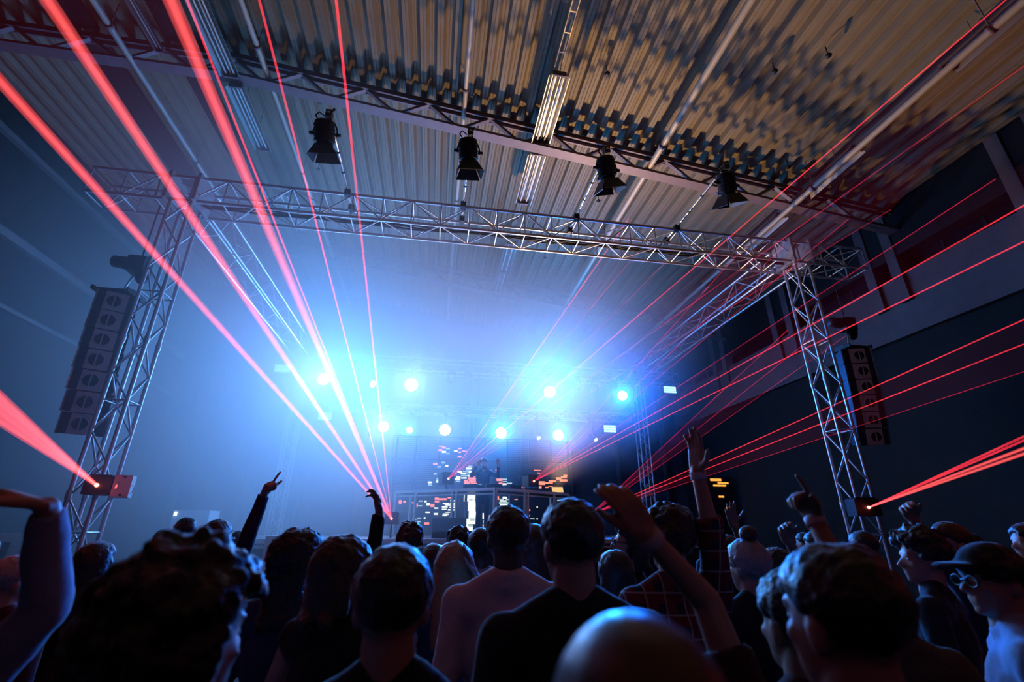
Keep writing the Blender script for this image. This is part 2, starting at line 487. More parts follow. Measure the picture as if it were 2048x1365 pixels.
def tray(x, z, y0, y1, label):
    t = empty('cable_tray', (x, y0, z)); tag(t, label, 'cable tray', 'cable trays between the lamps')
    L = y1-y0
    for sx in (-.05, .05): MB().box((sx, L/2, .03), (.012, L, .06)).build('side_rail', M['tray'], t)
    k = 0.06
    while k < L:
        MB().box((0, k, .006), (.10, .02, .01)).build('rung', M['tray'], t); k += .30
row = 'unlit lamps of the middle row'
fluoro(1.55, 8.28, 5.0, 1.42, 'shiny unlit strip lamp of the middle row, just before the mauve girder', row)
fluoro(1.55, 8.28, 6.70, 1.45, 'shiny unlit strip lamp of the middle row, just past the mauve girder', row)
fluoro(1.55, 8.28, 9.75, 1.4, 'unlit strip lamp of the middle row seen through the haze below the truss', row)
fluoro(1.55, 8.28, 11.2, 1.4, 'faint unlit strip lamp of the middle row at the hazy far girder', row)
fluoro(1.55, 8.28, -.5, 1.45, 'unlit strip lamp of the middle row above the audience', row)
tray(1.50, 8.36, 1.0, 4.95, 'perforated tan cable tray leading to the middle lamp row')
row = 'unlit lamps of the left row'
fluoro(-3.9, 8.86, 4.7, 1.7, 'bright reflecting strip lamp of the left row before the mauve girder', row)
fluoro(-3.9, 8.86, 6.6, 1.5, 'grey strip lamp of the left row past the mauve girder', row)
fluoro(-3.9, 8.86, 9.5, 1.5, 'strip lamp of the left row lost in pink laser haze', row)
_n = fluoro(-4.9, 8.92, 4.6, 1.55, 'thin bright strip lamp at the skylight on the far left', row)
_n.scale = (.4, 1, 1)
row = 'unlit lamps of the right row'
fluoro(6.75, 7.66, 2.1, 1.45, 'golden reflecting strip lamp at the top right corner of the roof', row)
fluoro(6.75, 7.66, 5.05, 1.6, 'strip lamp of the right row with a white glint', row)
fluoro(6.75, 7.66, 6.9, 1.4, 'dark blue strip lamp above the right end of the front truss', row)
fluoro(6.75, 7.66, 9.9, 1.4, 'strip lamp of the right row with a blue glint behind the truss', row)
tray(6.75, 7.72, 3.6, 5.0, 'dark cable tray between two lamps of the right row')

loc, tgt, colr, pw, an = REAR
h = empty('rear_fill_lamp', (loc[0], loc[1], 0)); tag(h, 'unseen dim rosy fill lamp on an added stand behind the audience', 'flood light')
bar('stand_pole', (0, 0, .02), (0, 0, loc[2]-.3), .025, M['black'], h)
MB().tube((0, 0, 0), (0, 0, .03), .35, .35, 20).build('base_plate', M['black'], h)
hd = MB().box((0, 0, .10), (.36, .26, .12)).build('housing', M['black'], h)
hd.location = (0, 0, loc[2]); hd.rotation_euler = (Vector(tgt)-Vector(loc)).to_track_quat('-Z', 'Y').to_euler()
MB().box((0, 0, .03), (.32, .22, .02)).build('front_glass', emit('rosy_lamp', colr, 2, 'NONE'), hd)
MB().path([(-.2, 0, loc[2]), (-.2, 0, loc[2]-.3), (.2, 0, loc[2]-.3), (.2, 0, loc[2])], .015).build('bracket', M['black'], h)
add_spot('rear_fill', loc, tgt, colr, pw, an, 1.0, .15, None)

# ================================================================== stage roof trusses
TX0, TX1, TY0, TY1 = -4.26, 6.43, 6.54, 14.0
TZ, TS, WS = 6.36, .44, .29
def truss(p0, p1, size, label, cat='truss', bay=.47, posts=True, rc=.025, rb=.011, group='stage roof trusses', name='stage_truss', zig=(0, 1, 2, 3)):
    """square four-chord truss from p0 to p1; p0/p1 run along the lower front chord"""
    p0 = Vector(p0); p1 = Vector(p1); d = p1-p0; L = d.length
    t = empty(name, p0); tag(t, label, cat, group)
    ex = d.normalized()
    if abs(ex.z) > .9: ey, ez = Vector((1, 0, 0)), Vector((0, 1, 0))
    elif abs(ex.x) > .9: ey, ez = Vector((0, 1, 0)), Vector((0, 0, 1))
    else: ey, ez = Vector((1, 0, 0)), Vector((0, 0, 1))
    P = lambda a, b, c: ex*a + ey*b*size + ez*c*size
    cn = [(0, 0), (1, 0), (1, 1), (0, 1)]
    for (b, c) in cn: bar('chord', P(0, b, c), P(L, b, c), rc, M['alu'], t, 12)
    nb = max(1, round(L/bay)); st = L/nb
    for fi in zig:
        (b0, c0), (b1, c1) = cn[fi], cn[(fi+1) % 4]
        for k in range(nb):
            a0, a1 = k*st, (k+1)*st
            if (k+fi) % 2: bar('brace', P(a0, b0, c0), P(a1, b1, c1), rb, M['alu'], t)
            else: bar('brace', P(a0, b1, c1), P(a1, b0, c0), rb, M['alu'], t)
            if posts and k % posts == 0: bar('strut', P(a0, b0, c0), P(a0, b1, c1), rb, M['alu'], t)
        bar('strut', P(L, b0, c0), P(L, b1, c1), rb, M['alu'], t)
    return t
truss((-5.45, TY0, TZ), (8.0, TY0, TZ), TS, 'long aluminium box truss spanning the front of the stage', bay=.48, posts=1)
truss((TX0-.05, TY0+TS, TZ), (TX0-.05, TY1, TZ), TS, 'aluminium side truss running back over the stage in pink haze', bay=.6, posts=False)
truss((TX1-.08, TY0+TS, TZ), (TX1-.08, TY1, TZ), TS, 'aluminium side truss running back beside the dark right wall', bay=.6, posts=False)
truss((TX0-.6, TY1, 6.22), (TX1+1.6, TY1, 6.22), .40, 'aluminium back truss carrying the upper row of stage lights', bay=.6, posts=False)
truss((TX0+.5, TY1-.1, 4.86), (TX1-.3, TY1-.1, 4.86), .25, 'slim aluminium truss carrying the lower row of stage lights', bay=.5, posts=False, rc=.018, rb=.008)
for x, y, lab in ((TX0, TY0, 'aluminium truss tower with a red laser clamped on, by the raised light-blue sleeve'), (TX1, TY0, 'aluminium truss tower with a dark laser box, on the dark side of the stage'),
                  (TX0, TY1, 'rear truss tower lost in bright haze behind the stage'), (TX1, TY1, 'rear truss tower in dark blue haze behind the stage')):
    t = truss((x, y, .04), (x, y, TZ), WS, lab, 'tower', bay=.40, posts=4, group='stage truss towers', name='truss_tower', rc=.025, rb=.012)
    MB().box((WS/2, WS/2, -.02), (.5, .5, .04)).build('base_plate', M['black'], t)
    m = MB()
    for dx in (-.06, WS+.06):
        m.box((dx, WS/2, TZ+.18), (.05, WS+.2, .5))
    m.build('sleeve_block', M['alu'], t)
    for zz in (2.0, 4.0):
        for dx in (0, WS):
            for dy in (0, WS): bar('joint_sleeve', (dx, dy, zz-.05), (dx, dy, zz+.05), .034, M['alu'], t, 10)

# hanging lines that carry the slim truss
for x, w_ in ((-2.4, 'leftmost'), (1.2, 'middle'), (4.8, 'rightmost')):
    c = MB().tube((x, TY1-.1, 5.10), (x, TY1, 6.22), .012, .012, 8).build('hanging_chain', M['black'], None, True)
    tag(c, 'thin dark chain between the two lamp trusses above the stage, %s of three' % w_, 'chain', 'chains between the lamp trusses')

# outrigger pipes with dark fresnel spotlights on the front truss
def outrigger(x, which):
    p = empty('outrigger_pipe', (x, 6.54, 6.84)); tag(p, 'chrome outrigger pipe reaching out from the front truss, %s of four' % which, 'pipe', 'outrigger pipes on the front truss')
    bar('tube', (0, .42, .01), (0, -1.60, .02), .024, M['chrome'], p, 12)
    for k in range(3): bar('ring', (0, -.45-.42*k, .012), (0, -.48-.42*k, .012), .027, M['black'], p, 12)
    for yy in (0, .40):
        MB().box((0, yy, -.02), (.09, .10, .11)).build('clamp', M['black'], p)
def fresnel(x, which, tilt, roll):
    f = empty('fresnel_spotlight', (x, 4.99, 6.86)); tag(f, 'black spotlight with barn doors on the outrigger pipe, %s of four' % which, 'spotlight', 'fresnel spotlights on outriggers')
    MB().box((0, 0, 0), (.08, .09, .12)).build('clamp', M['black'], f)
    MB().cap((0, 0, .03), (.05, 0, .11), .018).build('clamp_handle', M['black'], f, True)
    MB().path([(-.05, 0, -.03), (-.12, -.03, .0), (-.15, -.05, -.08), (-.10, -.06, -.18)], .010, 6).build('power_cable', M['rubber'], f, True)
    w = .155
    R = Euler((math.radians(tilt), math.radians(roll), 0)).to_matrix()
    ctr = Vector((-.015, .03, -.33))
    m = MB(); pts = []
    for k in range(13):
        a = PI*k/12
        pts.append((ctr.x + math.cos(a)*w, ctr.y, ctr.z + .02 + math.sin(a)*.25))
    m.path(pts, .011, 6); m.build('yoke', M['black'], f, True)
    for s in (-1, 1): MB().tube((ctr.x+s*(w-.02), ctr.y, ctr.z+.02), (ctr.x+s*(w+.045), ctr.y, ctr.z+.02), .028, .022, 10).build('yoke_knob', M['black'], f, True)
    bd = empty('lamp_body', ctr); bd.parent = f; bd.rotation_euler = R.to_euler()
    bm = MB(); bm.tube((0, 0, .17), (0, 0, -.10), .125, .13, 18); bm.tube((0, 0, .19), (0, 0, .165), .09, .125, 18)
    bm.tube((0, 0, -.10), (0, 0, -.145), .105, .105, 18)
    for k in range(5): bm.tube((0, 0, .13-.05*k), (0, 0, .118-.05*k), .137, .137, 18)
    o = bm.build('housing', M['black'], bd, False)
    MB().box((-.10, .09, -.09), (.05, .05, .05)).build('focus_knob', M['chrome'], bd)
    MB().tube((0, 0, -.146), (0, 0, -.150), .095, .095, 18).build('lens', M['glass'], bd)
    for k in range(4):
        a = k*PI/2
        m = MB(); wt, wb_, hl = .10, .17, .19
        sp = math.radians(32 if k % 2 == 0 else 26)
        q = []
        for (u, vv) in ((-wt, 0), (wt, 0), (wb_, hl), (-wb_, hl)):
            q.append(Vector((u, .105 + vv*math.sin(sp), -.145 - vv*math.cos(sp))))
        nrm = Vector((0, math.cos(sp), math.sin(sp)))*.003
        b = 0
        for p in q: m.v.append(p-nrm)
        for p in q: m.v.append(p+nrm)
        for fc in ((0, 1, 2, 3), (7, 6, 5, 4), (0, 4, 5, 1), (1, 5, 6, 2), (2, 6, 7, 3), (3, 7, 4, 0)): m._face(fc)
        o = m.build('barn_door', M['black'], bd); o.rotation_euler = (0, 0, a)
    return f
for x, wh, ti, ro in ((-1.71, 'leftmost', 24, -4), (.20, 'second from left', 20, -6), (2.21, 'third from left', 22, -14), (4.12, 'rightmost', 24, -16)):
    outrigger(x, wh); fresnel(x, wh, ti, ro)
# cable bundles lying in the front truss
m = MB()
for k in range(5):
    pts = []
    for i in range(60):
        x = -3.9+i*.175
        pts.append((x, TY0+.16+.03*k+.02*math.sin(i*.9+k), TZ+.045+.025*math.sin(i*.37+k*1.3)+.012*k+(.05 if 4.6 < x < 6 else 0)))
    m.path(pts, .013, 6)
tag(m.build('cable_bundle', M['rubber'], None, True), 'bundle of black cables lying along the front truss', 'cables')

# ================================================================== stage
stg = empty('stage_platform', (1.2, 9.0, 0)); tag(stg, 'black stage platform with a pale front lip', 'stage')
SZ = 1.5
nx = 5
for i in range(nx):
    for j in range(3):
        w, d = 10.0/nx, 1.75
        MB().box((-5+w*(i+.5), d*(j+.5), SZ-.05), (w-.012, d-.012, .10)).build('deck_panel', M['stage'], stg)
MB().box((0, -.03, SZ-.035), (10.0, .06, .07)).build('front_lip', M['fascia'], stg)
MB().box((0, -.035, SZ-.13), (10.0, .04, .035)).build('lower_lip', M['fascia'], stg)
for i in range(6):
    for j in range(3): bar('leg', (-4.95+i*1.98, .06+j*2.5, 0), (-4.95+i*1.98, .06+j*2.5, SZ-.1), .03, M['alu'], stg)
fas = MB().box((0, .05, .68), (9.9, .05, 1.36)).build('fascia_panel', M['led_panel'], stg)
m = MB()
random.seed(5)
fb = [(-1.16, 1.36, .10, .07), (-1.0, 1.37, .12, .06), (-.39, 1.27, .08, .05), (-.38, 1.34, .08, .06), (-.2, 1.3, .1, .05), (.6, 1.28, .1, .04), (1.3, 1.33, .09, .05), (-1.6, 1.3, .1, .05)]
for i, (x, z, w, h) in enumerate(fb):
    m.cur = i % 2; m.box((x, .022, z), (w, .006, h))
m.build('lit_pixels', [M['led_o'], M['led_w']], fas)

# LED wall behind the performer
LED_O = "8,365,17,368 17,361,26,366 7,354,17,359 58,361,68,364 59,351,67,354 69,354,81,357 58,339,68,343 -4,319,7,323 99,290,106,295 87,284,108,289 78,278,88,283 90,277,108,282 78,273,92,277 95,272,111,276 109,281,121,285 113,275,123,279 162,282,177,288 168,273,178,278 229,265,238,269 159,307,168,310 147,306,149,310 274,274,292,283 293,277,302,281 302,282,322,286 303,278,313,281 323,288,336,294 336,293,352,297 343,297,353,301 332,284,353,289 275,265,282,270 292,266,301,269 301,270,312,272 262,310,282,312 271,303,279,305 -82,223,-75,231 -71,225,-65,230 -55,224,-46,227 -44,216,-35,224 -4,216,6,223 6,233,36,237 6,237,15,239 38,237,47,240 6,227,17,231 36,184,47,187 -16,175,-4,180 17,175,36,180 129,171,136,176 141,190,146,198 143,171,148,176 163,235,169,244 210,236,218,238 240,209,251,213"
LED_W = "17,350,27,355 48,354,57,358 28,315,35,319 27,291,37,294 7,275,18,280 -14,273,-4,277 15,269,18,275 82,311,97,314 60,301,72,304 89,301,100,305 68,297,82,300 58,288,68,292 87,291,98,295 54,283,68,287 70,286,84,289 179,273,188,276 199,268,211,271 -19,227,-14,231 -14,220,-6,225 6,212,16,215 45,230,60,233 27,223,43,226 45,224,60,227 32,220,57,222 25,215,39,218 44,214,60,217 25,210,37,212 40,208,59,211 35,203,53,205 28,198,43,201 27,195,39,197 -15,202,-4,205 6,198,16,202 6,188,15,190 -18,188,-14,192 79,230,92,246 92,235,121,247 111,228,121,235 92,227,110,233 90,208,118,228 93,190,116,208 88,177,113,184 88,184,97,189 108,184,114,189 86,161,104,171 86,171,93,176 128,189,136,203 142,215,143,222 179,238,190,243 172,231,189,234 172,222,192,225 268,217,271,220 268,188,270,192"
LED_G = "27,359,37,363 28,347,37,350 17,323,27,327 7,312,17,316 -1,294,7,298 18,298,27,301 7,280,16,286 -13,267,-4,271 87,316,98,319 80,307,94,310 74,302,88,305 84,296,99,299 69,291,86,295 56,278,68,281 178,285,190,288 178,280,190,282 189,275,203,278 -34,228,-24,231 -34,217,-24,220 -46,185,-36,188 -34,188,-25,191 -34,180,-25,183 99,233,109,235 98,184,107,189 94,172,105,176 130,178,136,186 170,235,182,238 187,235,198,238 169,226,195,230 240,196,250,199 251,189,262,191 323,234,340,237"
scr = empty('led_wall', (1.3, 12.45, SZ)); tag(scr, 'black LED wall behind the performer showing coral and white blocks', 'screen')
# open LED curtain: each panel is a light frame with thin pixel strips, so the haze shows through
m = MB()
for e in (-.293, .293):
    m.box((e, 0, 0), (.012, .03, .598)); m.box((0, 0, e), (.598, .03, .012))
for k in range(1, 12): m.box((0, 0, -.30+.05*k), (.58, .010, .008))
panel = m.mesh('screen_panel', M['led_panel'])
for i in range(8):
    for j in range(4):
        o = link('screen_panel', panel, scr); o.location = (-2.4+.6*(i+.5), .02, .02+.6*(j+.5))
for nm, dat, mm, dy in (('coral_pixels', LED_O, 'led_o', 0), ('white_pixels', LED_W, 'led_w', .002), ('sage_pixels', LED_G, 'led_g', -.003)):
    m = MB()
    for q in dat.split():
        x0, z0, x1, z1 = [float(v)/100 for v in q.split(',')]
        m.box(((x0+x1)/2-1.3, -.003+dy, (z0+z1)/2-SZ), (x1-x0, .006, z1-z0))
    m.build(nm, M[mm], scr)
for sx in (-2.3, 2.3): bar('rear_strut', (sx, .10, 0), (sx, .10, 2.4), .03, M['black'], scr)
side = empty('side_screen', (8.3, 13.0, 0)); tag(side, 'narrow black side screen with amber bars beside the right wall', 'screen')
MB().box((0, .05, 1.55), (.8, .08, 3.1)).build('screen_panel', M['led_panel'], side)
m = MB()
for x, z, w, h in ((-.10, 3.02, .34, .07), (.12, 2.93, .34, .05), (.0, 2.86, .40, .05), (.0, 2.55, .16, .05), (.2, 2.15, .22, .07), (.2, 2.25, .2, .03)): m.box((x, 0, z), (w, .02, h))
m.build('amber_pixels', M['led_amber'], side)

# DJ table: V-shaped open frame pointing at the audience
tb = empty('dj_table', (1.25, 9.75, SZ)); tag(tb, 'V-shaped open-frame DJ table with pale top rail on the stage', 'table')
TH = .93
def wing(sgn, L, ang):
    d = Vector((sgn*math.cos(ang), math.sin(ang), 0)); nrm = Vector((-d.y*sgn, d.x*sgn, 0))
    rot = Matrix.Rotation(math.atan2(d.y*sgn, d.x*sgn), 3, 'Z')
    c = d*(L/2)
    MB().box(c+nrm*.28+Vector((0, 0, TH-.02)), (L, .60, .04), rot).build('table_top', M['black'], tb)
    MB().box(c+Vector((0, 0, TH-.01)), (L, .05, .06), rot).build('top_rail', M['table_rail'], tb)
    MB().box(c+Vector((0, 0, TH-.10)), (L, .03, .025), rot).build('lower_rail', M['table_rail'], tb)
    for k in (0.0, .36, .40, .78, 1.0):
        p = d*(L*k+.02)
        MB().box(p+Vector((0, 0, TH/2)), (.045, .045, TH), rot).build('post', M['table_rail'], tb)
        if k in (.4, 1.0): MB().box(p+nrm*.55+Vector((0, 0, TH/2)), (.045, .045, TH), rot).build('post', M['table_rail'], tb)
wing(-1, 2.5, math.radians(35)); wing(1, 2.3, math.radians(35))
# gear on the table
def dj_deck(p, rz, label, kind):
    t = empty('dj_player' if kind else 'dj_mixer', p, rz); tag(t, label, 'dj gear', 'dj gear on the table')
    MB().box((0, 0, .05), (.32, .36, .10)).build('case', M['blackplastic'], t)
    if kind:
        MB().tube((0, -.04, .10), (0, -.04, .118), .105, .10, 20).build('jog_wheel', M['black'], t)
        MB().box((0, .13, .115), (.16, .07, .02)).build('display', M['led_g'], t)
    else:
        for k in range(4): MB().box((-.11+.073*k, -.10, .105), (.012, .09, .012)).build('fader', M['chrome'], t)
        for k in range(4): MB().tube((-.11+.073*k, .06, .10), (-.11+.073*k, .06, .125), .012, .010, 10).build('knob', M['chrome'], t)
TZZ = SZ+TH
dj_deck((.86, 10.28, TZZ), math.radians(-35), 'black disc player on the left wing of the DJ table', 1)
dj_deck((1.25, 10.1, TZZ), 0, 'black mixer with silver knobs at the point of the DJ table', 0)
dj_deck((1.64, 10.28, TZZ), math.radians(35), 'black disc player on the right wing of the DJ table', 1)
# wedge monitor on the stage
mon = empty('stage_monitor', (.35, 9.55, SZ), math.radians(180)); tag(mon, 'black wedge monitor speaker on the stage in front of the DJ table', 'speaker')
mb_ = MB(); mb_.prism([(-.18, 0), (.2, 0), (.2, .10), (-.06, .36), (-.18, .30)], -.32, .32, 'x'); mb_.build('cabinet', M['blackplastic'], mon)
g = MB(); g.box((0, .075, .235), (.56, .34, .015), Euler((math.radians(-45), 0, 0)).to_matrix()); g.build('grille', M['pa_dark'], mon)

# warm wash lamp on the lip and blue floor washes upstage
def floor_wash(loc, tgt, colr, power, angle, label, glow, bz=1.5):
    h = empty('floor_wash', (loc[0], loc[1], bz)); tag(h, label, 'stage light', 'floor wash lamps')
    MB().box((0, 0, .015), (.30, .22, .03)).build('base_plate', M['black'], h)
    zz = loc[2]-bz
    MB().path([(-.17, 0, .02), (-.17, 0, zz), (-.15, 0, zz)], .012, 6).build('bracket', M['black'], h)
    MB().path([(.17, 0, .02), (.17, 0, zz), (.15, 0, zz)], .012, 6).build('bracket', M['black'], h)
    hd = MB().box((0, 0, .05), (.30, .20, .10)).build('housing', M['black'], h)
    hd.location = (0, 0, zz); hd.rotation_euler = (Vector(tgt)-Vector(loc)).to_track_quat('-Z', 'Y').to_euler()
    MB().box((0, 0, -.005), (.26, .16, .012)).build('front_glass', emit('wash_glass', colr, glow, 'NONE'), hd)
    d = (Vector(tgt)-Vector(loc)).normalized()
    add_spot('floor_wash_beam', tuple(Vector(loc)+d*.03), tgt, colr, power, angle, 1.0, .12, None)
for (loc, tgt, colr, pw, an) in HOUSE: floor_wash(loc, tgt, colr, pw, an, 'small warm work lamp at the end of the right table wing', 1, SZ+TH)

# ------------------------------------------------------------------ lamps over the stage
BL = (.02, .28, 1.0); WH = (.30, .52, 1.0); AZ = (.005, .15, 1.0)
def wash(x, z, rad, mname, label, hang, colr, power, angle, tgt, cone=True, soft=0):
    y = 13.72
    t = empty('wash_light', (x, y, hang)); tag(t, label, 'stage light', 'lit lamps over the stage')
    MB().box((0, .14, .03), (.10, .30, .10)).build('clamp', M['black'], t)
    bar('drop_arm', (0, .02, .0), (0, .02, z-hang+rad+.10), .02, M['black'], t)
    zz = z-hang
    pts = []
    for k in range(11):
        a = PI*k/10; pts.append((math.cos(a)*(rad+.05), .02, zz+math.sin(a)*(rad+.10)))
    MB().path(pts, .014, 6).build('yoke', M['black'], t, True)
    ctr = Vector((x, y, z)); d = (Vector(tgt)-ctr).normalized()
    q = d.to_track_quat('-Z', 'Y').to_euler()
    hd = MB(); hd.tube((0, 0, .20), (0, 0, -.08), rad*.75, rad*1.06, 20); hd.tube((0, 0, -.08), (0, 0, -.12), rad*1.10, rad*1.10, 20)
    h = hd.build('lamp_head', M['black'], t); h.location = (0, 0, zz); h.rotation_euler = q
    l = MB(); l.ell((0, 0, -.115), (rad, rad, rad*.25), None, 18, 8)
    ll = l.build('lens', M[mname], h, True)
    if cone:
        add_spot('wash_beam', tuple(ctr + d*.22), tgt, colr, power, angle, 1.0, soft or rad*.7, None)
UP, LO = 6.19, 4.83
LAMPS = []
# x, z, radius, lens, label, hang, colour, power, cone angle, aim
T0 = (0, 2, 1.5)
wash(-3.34, 5.69, .17, 'lens_white', 'brilliant white stage lamp at the left end of the upper row', UP, WH, 1700, 155, (-3.6, 4, 4.2), soft=.45)
wash(-1.90, 5.62, .10, 'lens_white', 'small white stage lamp of the upper row beside the pink laser fan', UP, (.02, .30, 1.0), 4200, 125, (-6.0, 6, 4.2), soft=.4)
wash(-.84, 5.65, .19, 'lens_white', 'large white stage lamp of the upper row above the left laser fan', UP, (.20, .40, 1.0), 1300, 140, (-.8, 4, 4.0), soft=.35)
wash(3.43, 5.63, .18, 'lens_white', 'large white stage lamp of the upper row right of the middle', UP, (.01, .30, 1.0), 4000, 125, (1.5, 5, 5.4), soft=.4)
wash(5.83, 5.66, .15, 'lens_white', 'white stage lamp at the right end of the upper row', UP, (.0, .14, 1.0), 4200, 80, (1.8, 3, 2.0))
wash(-1.51, 4.37, .15, 'lens_white', 'white stage lamp at the left end of the lower row', LO, WH, 900, 140, (-1.8, 4, 3.0), soft=.3)
wash(-.77, 4.31, .09, 'lens_white', 'small white stage lamp of the lower row between two large ones', LO, BL, 600, 100, (-1.6, 4, 1.7))
wash(.235, 4.34, .16, 'lens_white', 'large white stage lamp of the lower row above the screen', LO, (.20, .40, 1.0), 500, 130, (.0, 4, 2.8), soft=.3)
wash(1.90, 4.32, .16, 'lens_white', 'white stage lamp of the lower row crossed by a laser fan', LO, BL, 2400, 85, (.6, 3, 1.7))
wash(3.66, 4.31, .15, 'lens_white', 'white stage lamp at the right of the lower row', LO, AZ, 4500, 66, (1.3, 2, 1.7))
wash(3.00, 4.26, .06, 'lens_blue', 'tiny pale spotlight of the lower row tilted towards the stage floor', LO, (.45, .5, 1.0), 120, 34, (4.2, 10.5, 1.5))
wash(4.77, 4.26, .06, 'lens_blue', 'tiny pale spotlight at the right end of the lower row', LO, (.35, .45, 1.0), 160, 36, (6.6, 10.5, 1.5))
def strobe(x, z, hang, w, label):
    t = empty('strobe_light', (x, 13.72, hang)); tag(t, label, 'strobe', 'rectangular strobes over the stage')
    MB().box((0, .14, .03), (.08, .30, .10)).build('clamp', M['black'], t)
    bar('drop_arm', (0, .04, 0), (0, .04, z-hang+.12), .016, M['black'], t)
    MB().box((0, .06, z-hang), (w+.06, .14, .28)).build('housing', M['black'], t)
    for k in range(3): MB().box((0, -.015, z-hang-.075+.075*k), (w, .012, .06)).build('light_bar', M['strobe'], t)
strobe(-4.56, 5.97, UP, .42, 'pale strobe panel at the left end of the upper row')
strobe(7.50, 5.93, UP, .42, 'cyan strobe panel at the right end of the upper row')
strobe(-3.17, 4.62, LO, .36, 'pale strobe panel at the left end of the lower row')
strobe(5.32, 4.56, LO, .38, 'cyan strobe panel at the right end of the lower row')
# dark moving heads waiting along the back truss
for i, x in enumerate((.35, .85, 2.0, 4.35, 4.95)):
    t = empty('moving_head', (x, 13.75, UP)); tag(t, 'unlit moving head lamp hanging under the back truss, number %s from the left' % ('one', 'two', 'three', 'four', 'five')[i], 'stage light', 'unlit moving heads')
    MB().box((0, .12, .0), (.2, .26, .12)).build('base', M['black'], t)
    for s in (-1, 1): MB().box((s*.11, 0, -.22), (.03, .08, .34)).build('yoke_arm', M['black'], t)
    MB().tube((0, .08, -.26), (0, -.14, -.38), .08, .075, 14).build('head', M['black'], t, True)

# ------------------------------------------------------------------ lasers
def run_on(p, e):
    """let a beam run on until it meets a wall or the roof"""
    d = (e-p).normalized(); t = (e-p).length
    while t < 40:
        q = p + d*t
        if q.x < WX0+.05 or q.x > WX1-.1 or q.y < WY0+.05 or q.z > zd(q.x)-.05: break
        t += .05
    return p + d*t
def laser(src, ends, label, aim, sup, radius, mbeam, sheets, plate=False, size=(.26, .30, .20), msheet='sheet_dim', out=(1, 1, 1, 1, 1, 1)):
    src = Vector(src); ends = [run_on(src, Vector(e)) if out[k] else Vector(e) for k, e in enumerate(ends)]
    t = empty('laser_projector', src); tag(t, label, 'laser', 'red laser projectors')
    d = Vector(aim).normalized()
    R = Matrix.Rotation(math.atan2(-d.x, d.y) + PI, 3, 'Z')
    back = Vector((-d.x, -d.y, 0)).normalized()
    c = back*(size[1]/2+.012)
    MB().box(c, size, R).build('housing', M['black'], t)
    m = MB()
    for k in range(5): m.box(c+Vector((0, 0, size[2]/2+.012)) + back*(-.10+.05*k), (size[0]*.8, .015, .024), R)
    m.build('cooling_fins', M['black'], t)
    MB().ell((0, 0, 0), .022, None, 12, 8).build('aperture', M['laser_core'], t, True)
    for a, b in sup: bar('bracket', Vector(a)-src, Vector(b)-src, .016, M['black'], t)
    if plate:
        MB().box(c+Vector((.22, .02, 0)), (.17, .24, size[2]*1.25), Matrix.Rotation(.35, 3, 'Z')).build('side_plate', M['white_box'], t)
        for zz in (-.10, .10):
            for xx in (.16, .28): MB().tube((xx+c.x, c.y-.12+.36*(xx-.22), zz), (xx+c.x, c.y-.14+.36*(xx-.22), zz), .012, .012, 8).build('rubber_foot', M['rubber'], t)
        MB().box((c.x+.22, c.y-.105, 0), (.02, .02, .09)).build('carry_handle', M['chrome'], t)
        MB().path([(c.x+.31, c.y, .02), (c.x+.36, c.y-.02, 0), (c.x+.35, c.y-.02, -.07), (c.x+.29, c.y, -.09)], .005, 6).build('safety_wire', M['chrome'], t, True)
    for k, e in enumerate(ends):
        rr = radius[k] if isinstance(radius, (list, tuple)) else radius
        mm = M[mbeam[k]] if isinstance(mbeam, (list, tuple)) else M[mbeam]
        b = MB()
        for q in ((.45, .85, 1.5) if mm.name == 'laser_beam_near' else (1.0,)): b.tube((0, 0, 0), Vector(e)-src, rr*q, rr*q, 10, False)
        b.build('beam', mm, t, True)
    for (i, j) in sheets:
        m = MB(); m.v = [Vector((0, 0, 0)), Vector(ends[i])-src, Vector(ends[j])-src]; m._face((0, 1, 2))
        m.build('light_sheet', M[msheet], t)
    return t
B = dict(
 floor_left=((-.739, 9.6, 1.84), [(-1.56, .34, 3.18), (-1.21, .02, 3.22), (-.79, -.08, 3.16), (-1.64, 1.05, 4.76), (-1.19, .98, 4.76), (-.68, .82, 4.64)]),
 table_left=((.313, 10.4, 2.662), [(3.38, 6.91, 7.21), (3.59, 7.12, 6.62), (4.34, 6.99, 6.65), (3.7, .65, 5.05), (4.04, 1.66, 4.82), (4.35, 3.14, 4.67)]),
 table_right=((2.188, 10.4, 2.645), [(4.78, 5.93, 5.96), (5.54, 5.76, 6.09), (5.63, 4.63, 5.82), (5.07, 2.7, 4.78), (4.12, 1.01, 3.92), (4.14, 1.11, 3.66)]),
 floor_right=((3.102, 9.4, 1.937), [(4.96, 5.46, 4.39), (5.3, 5.46, 4.27), (5.8, 5.36, 4.31), (4.35, 1.61, 3.28), (4.36, 1.69, 3.09), (4.52, 2.49, 2.87)]),
 tower_left=((-3.835, 6.27, 2.13), [(-1.93, 2.14, 2.31), (-1.93, 2.16, 2.27), (-1.93, 2.17, 2.23), (-1.92, 2.19, 2.18)]),
 tower_right=((6.325, 6.26, 1.991), [(3.88, 2.24, 2.36), (3.88, 2.25, 2.33), (3.89, 2.28, 2.27), (3.89, 2.29, 2.23)]))
TT = 2.43
laser(*B['floor_left'], 'red laser on the stage edge throwing the big pink fan over the crowd', (0, -1, 0), [((-.74, 9.78, 1.5), (-.74, 9.78, 1.80))], [.012, .0125, .013, .007, .007, .008], ['beam_hot', 'beam_hot', 'beam_hot', 'beam', 'beam', 'beam'], [(0, 1), (1, 2)], msheet='sheet', out=(0, 0, 0, 0, 0, 0))
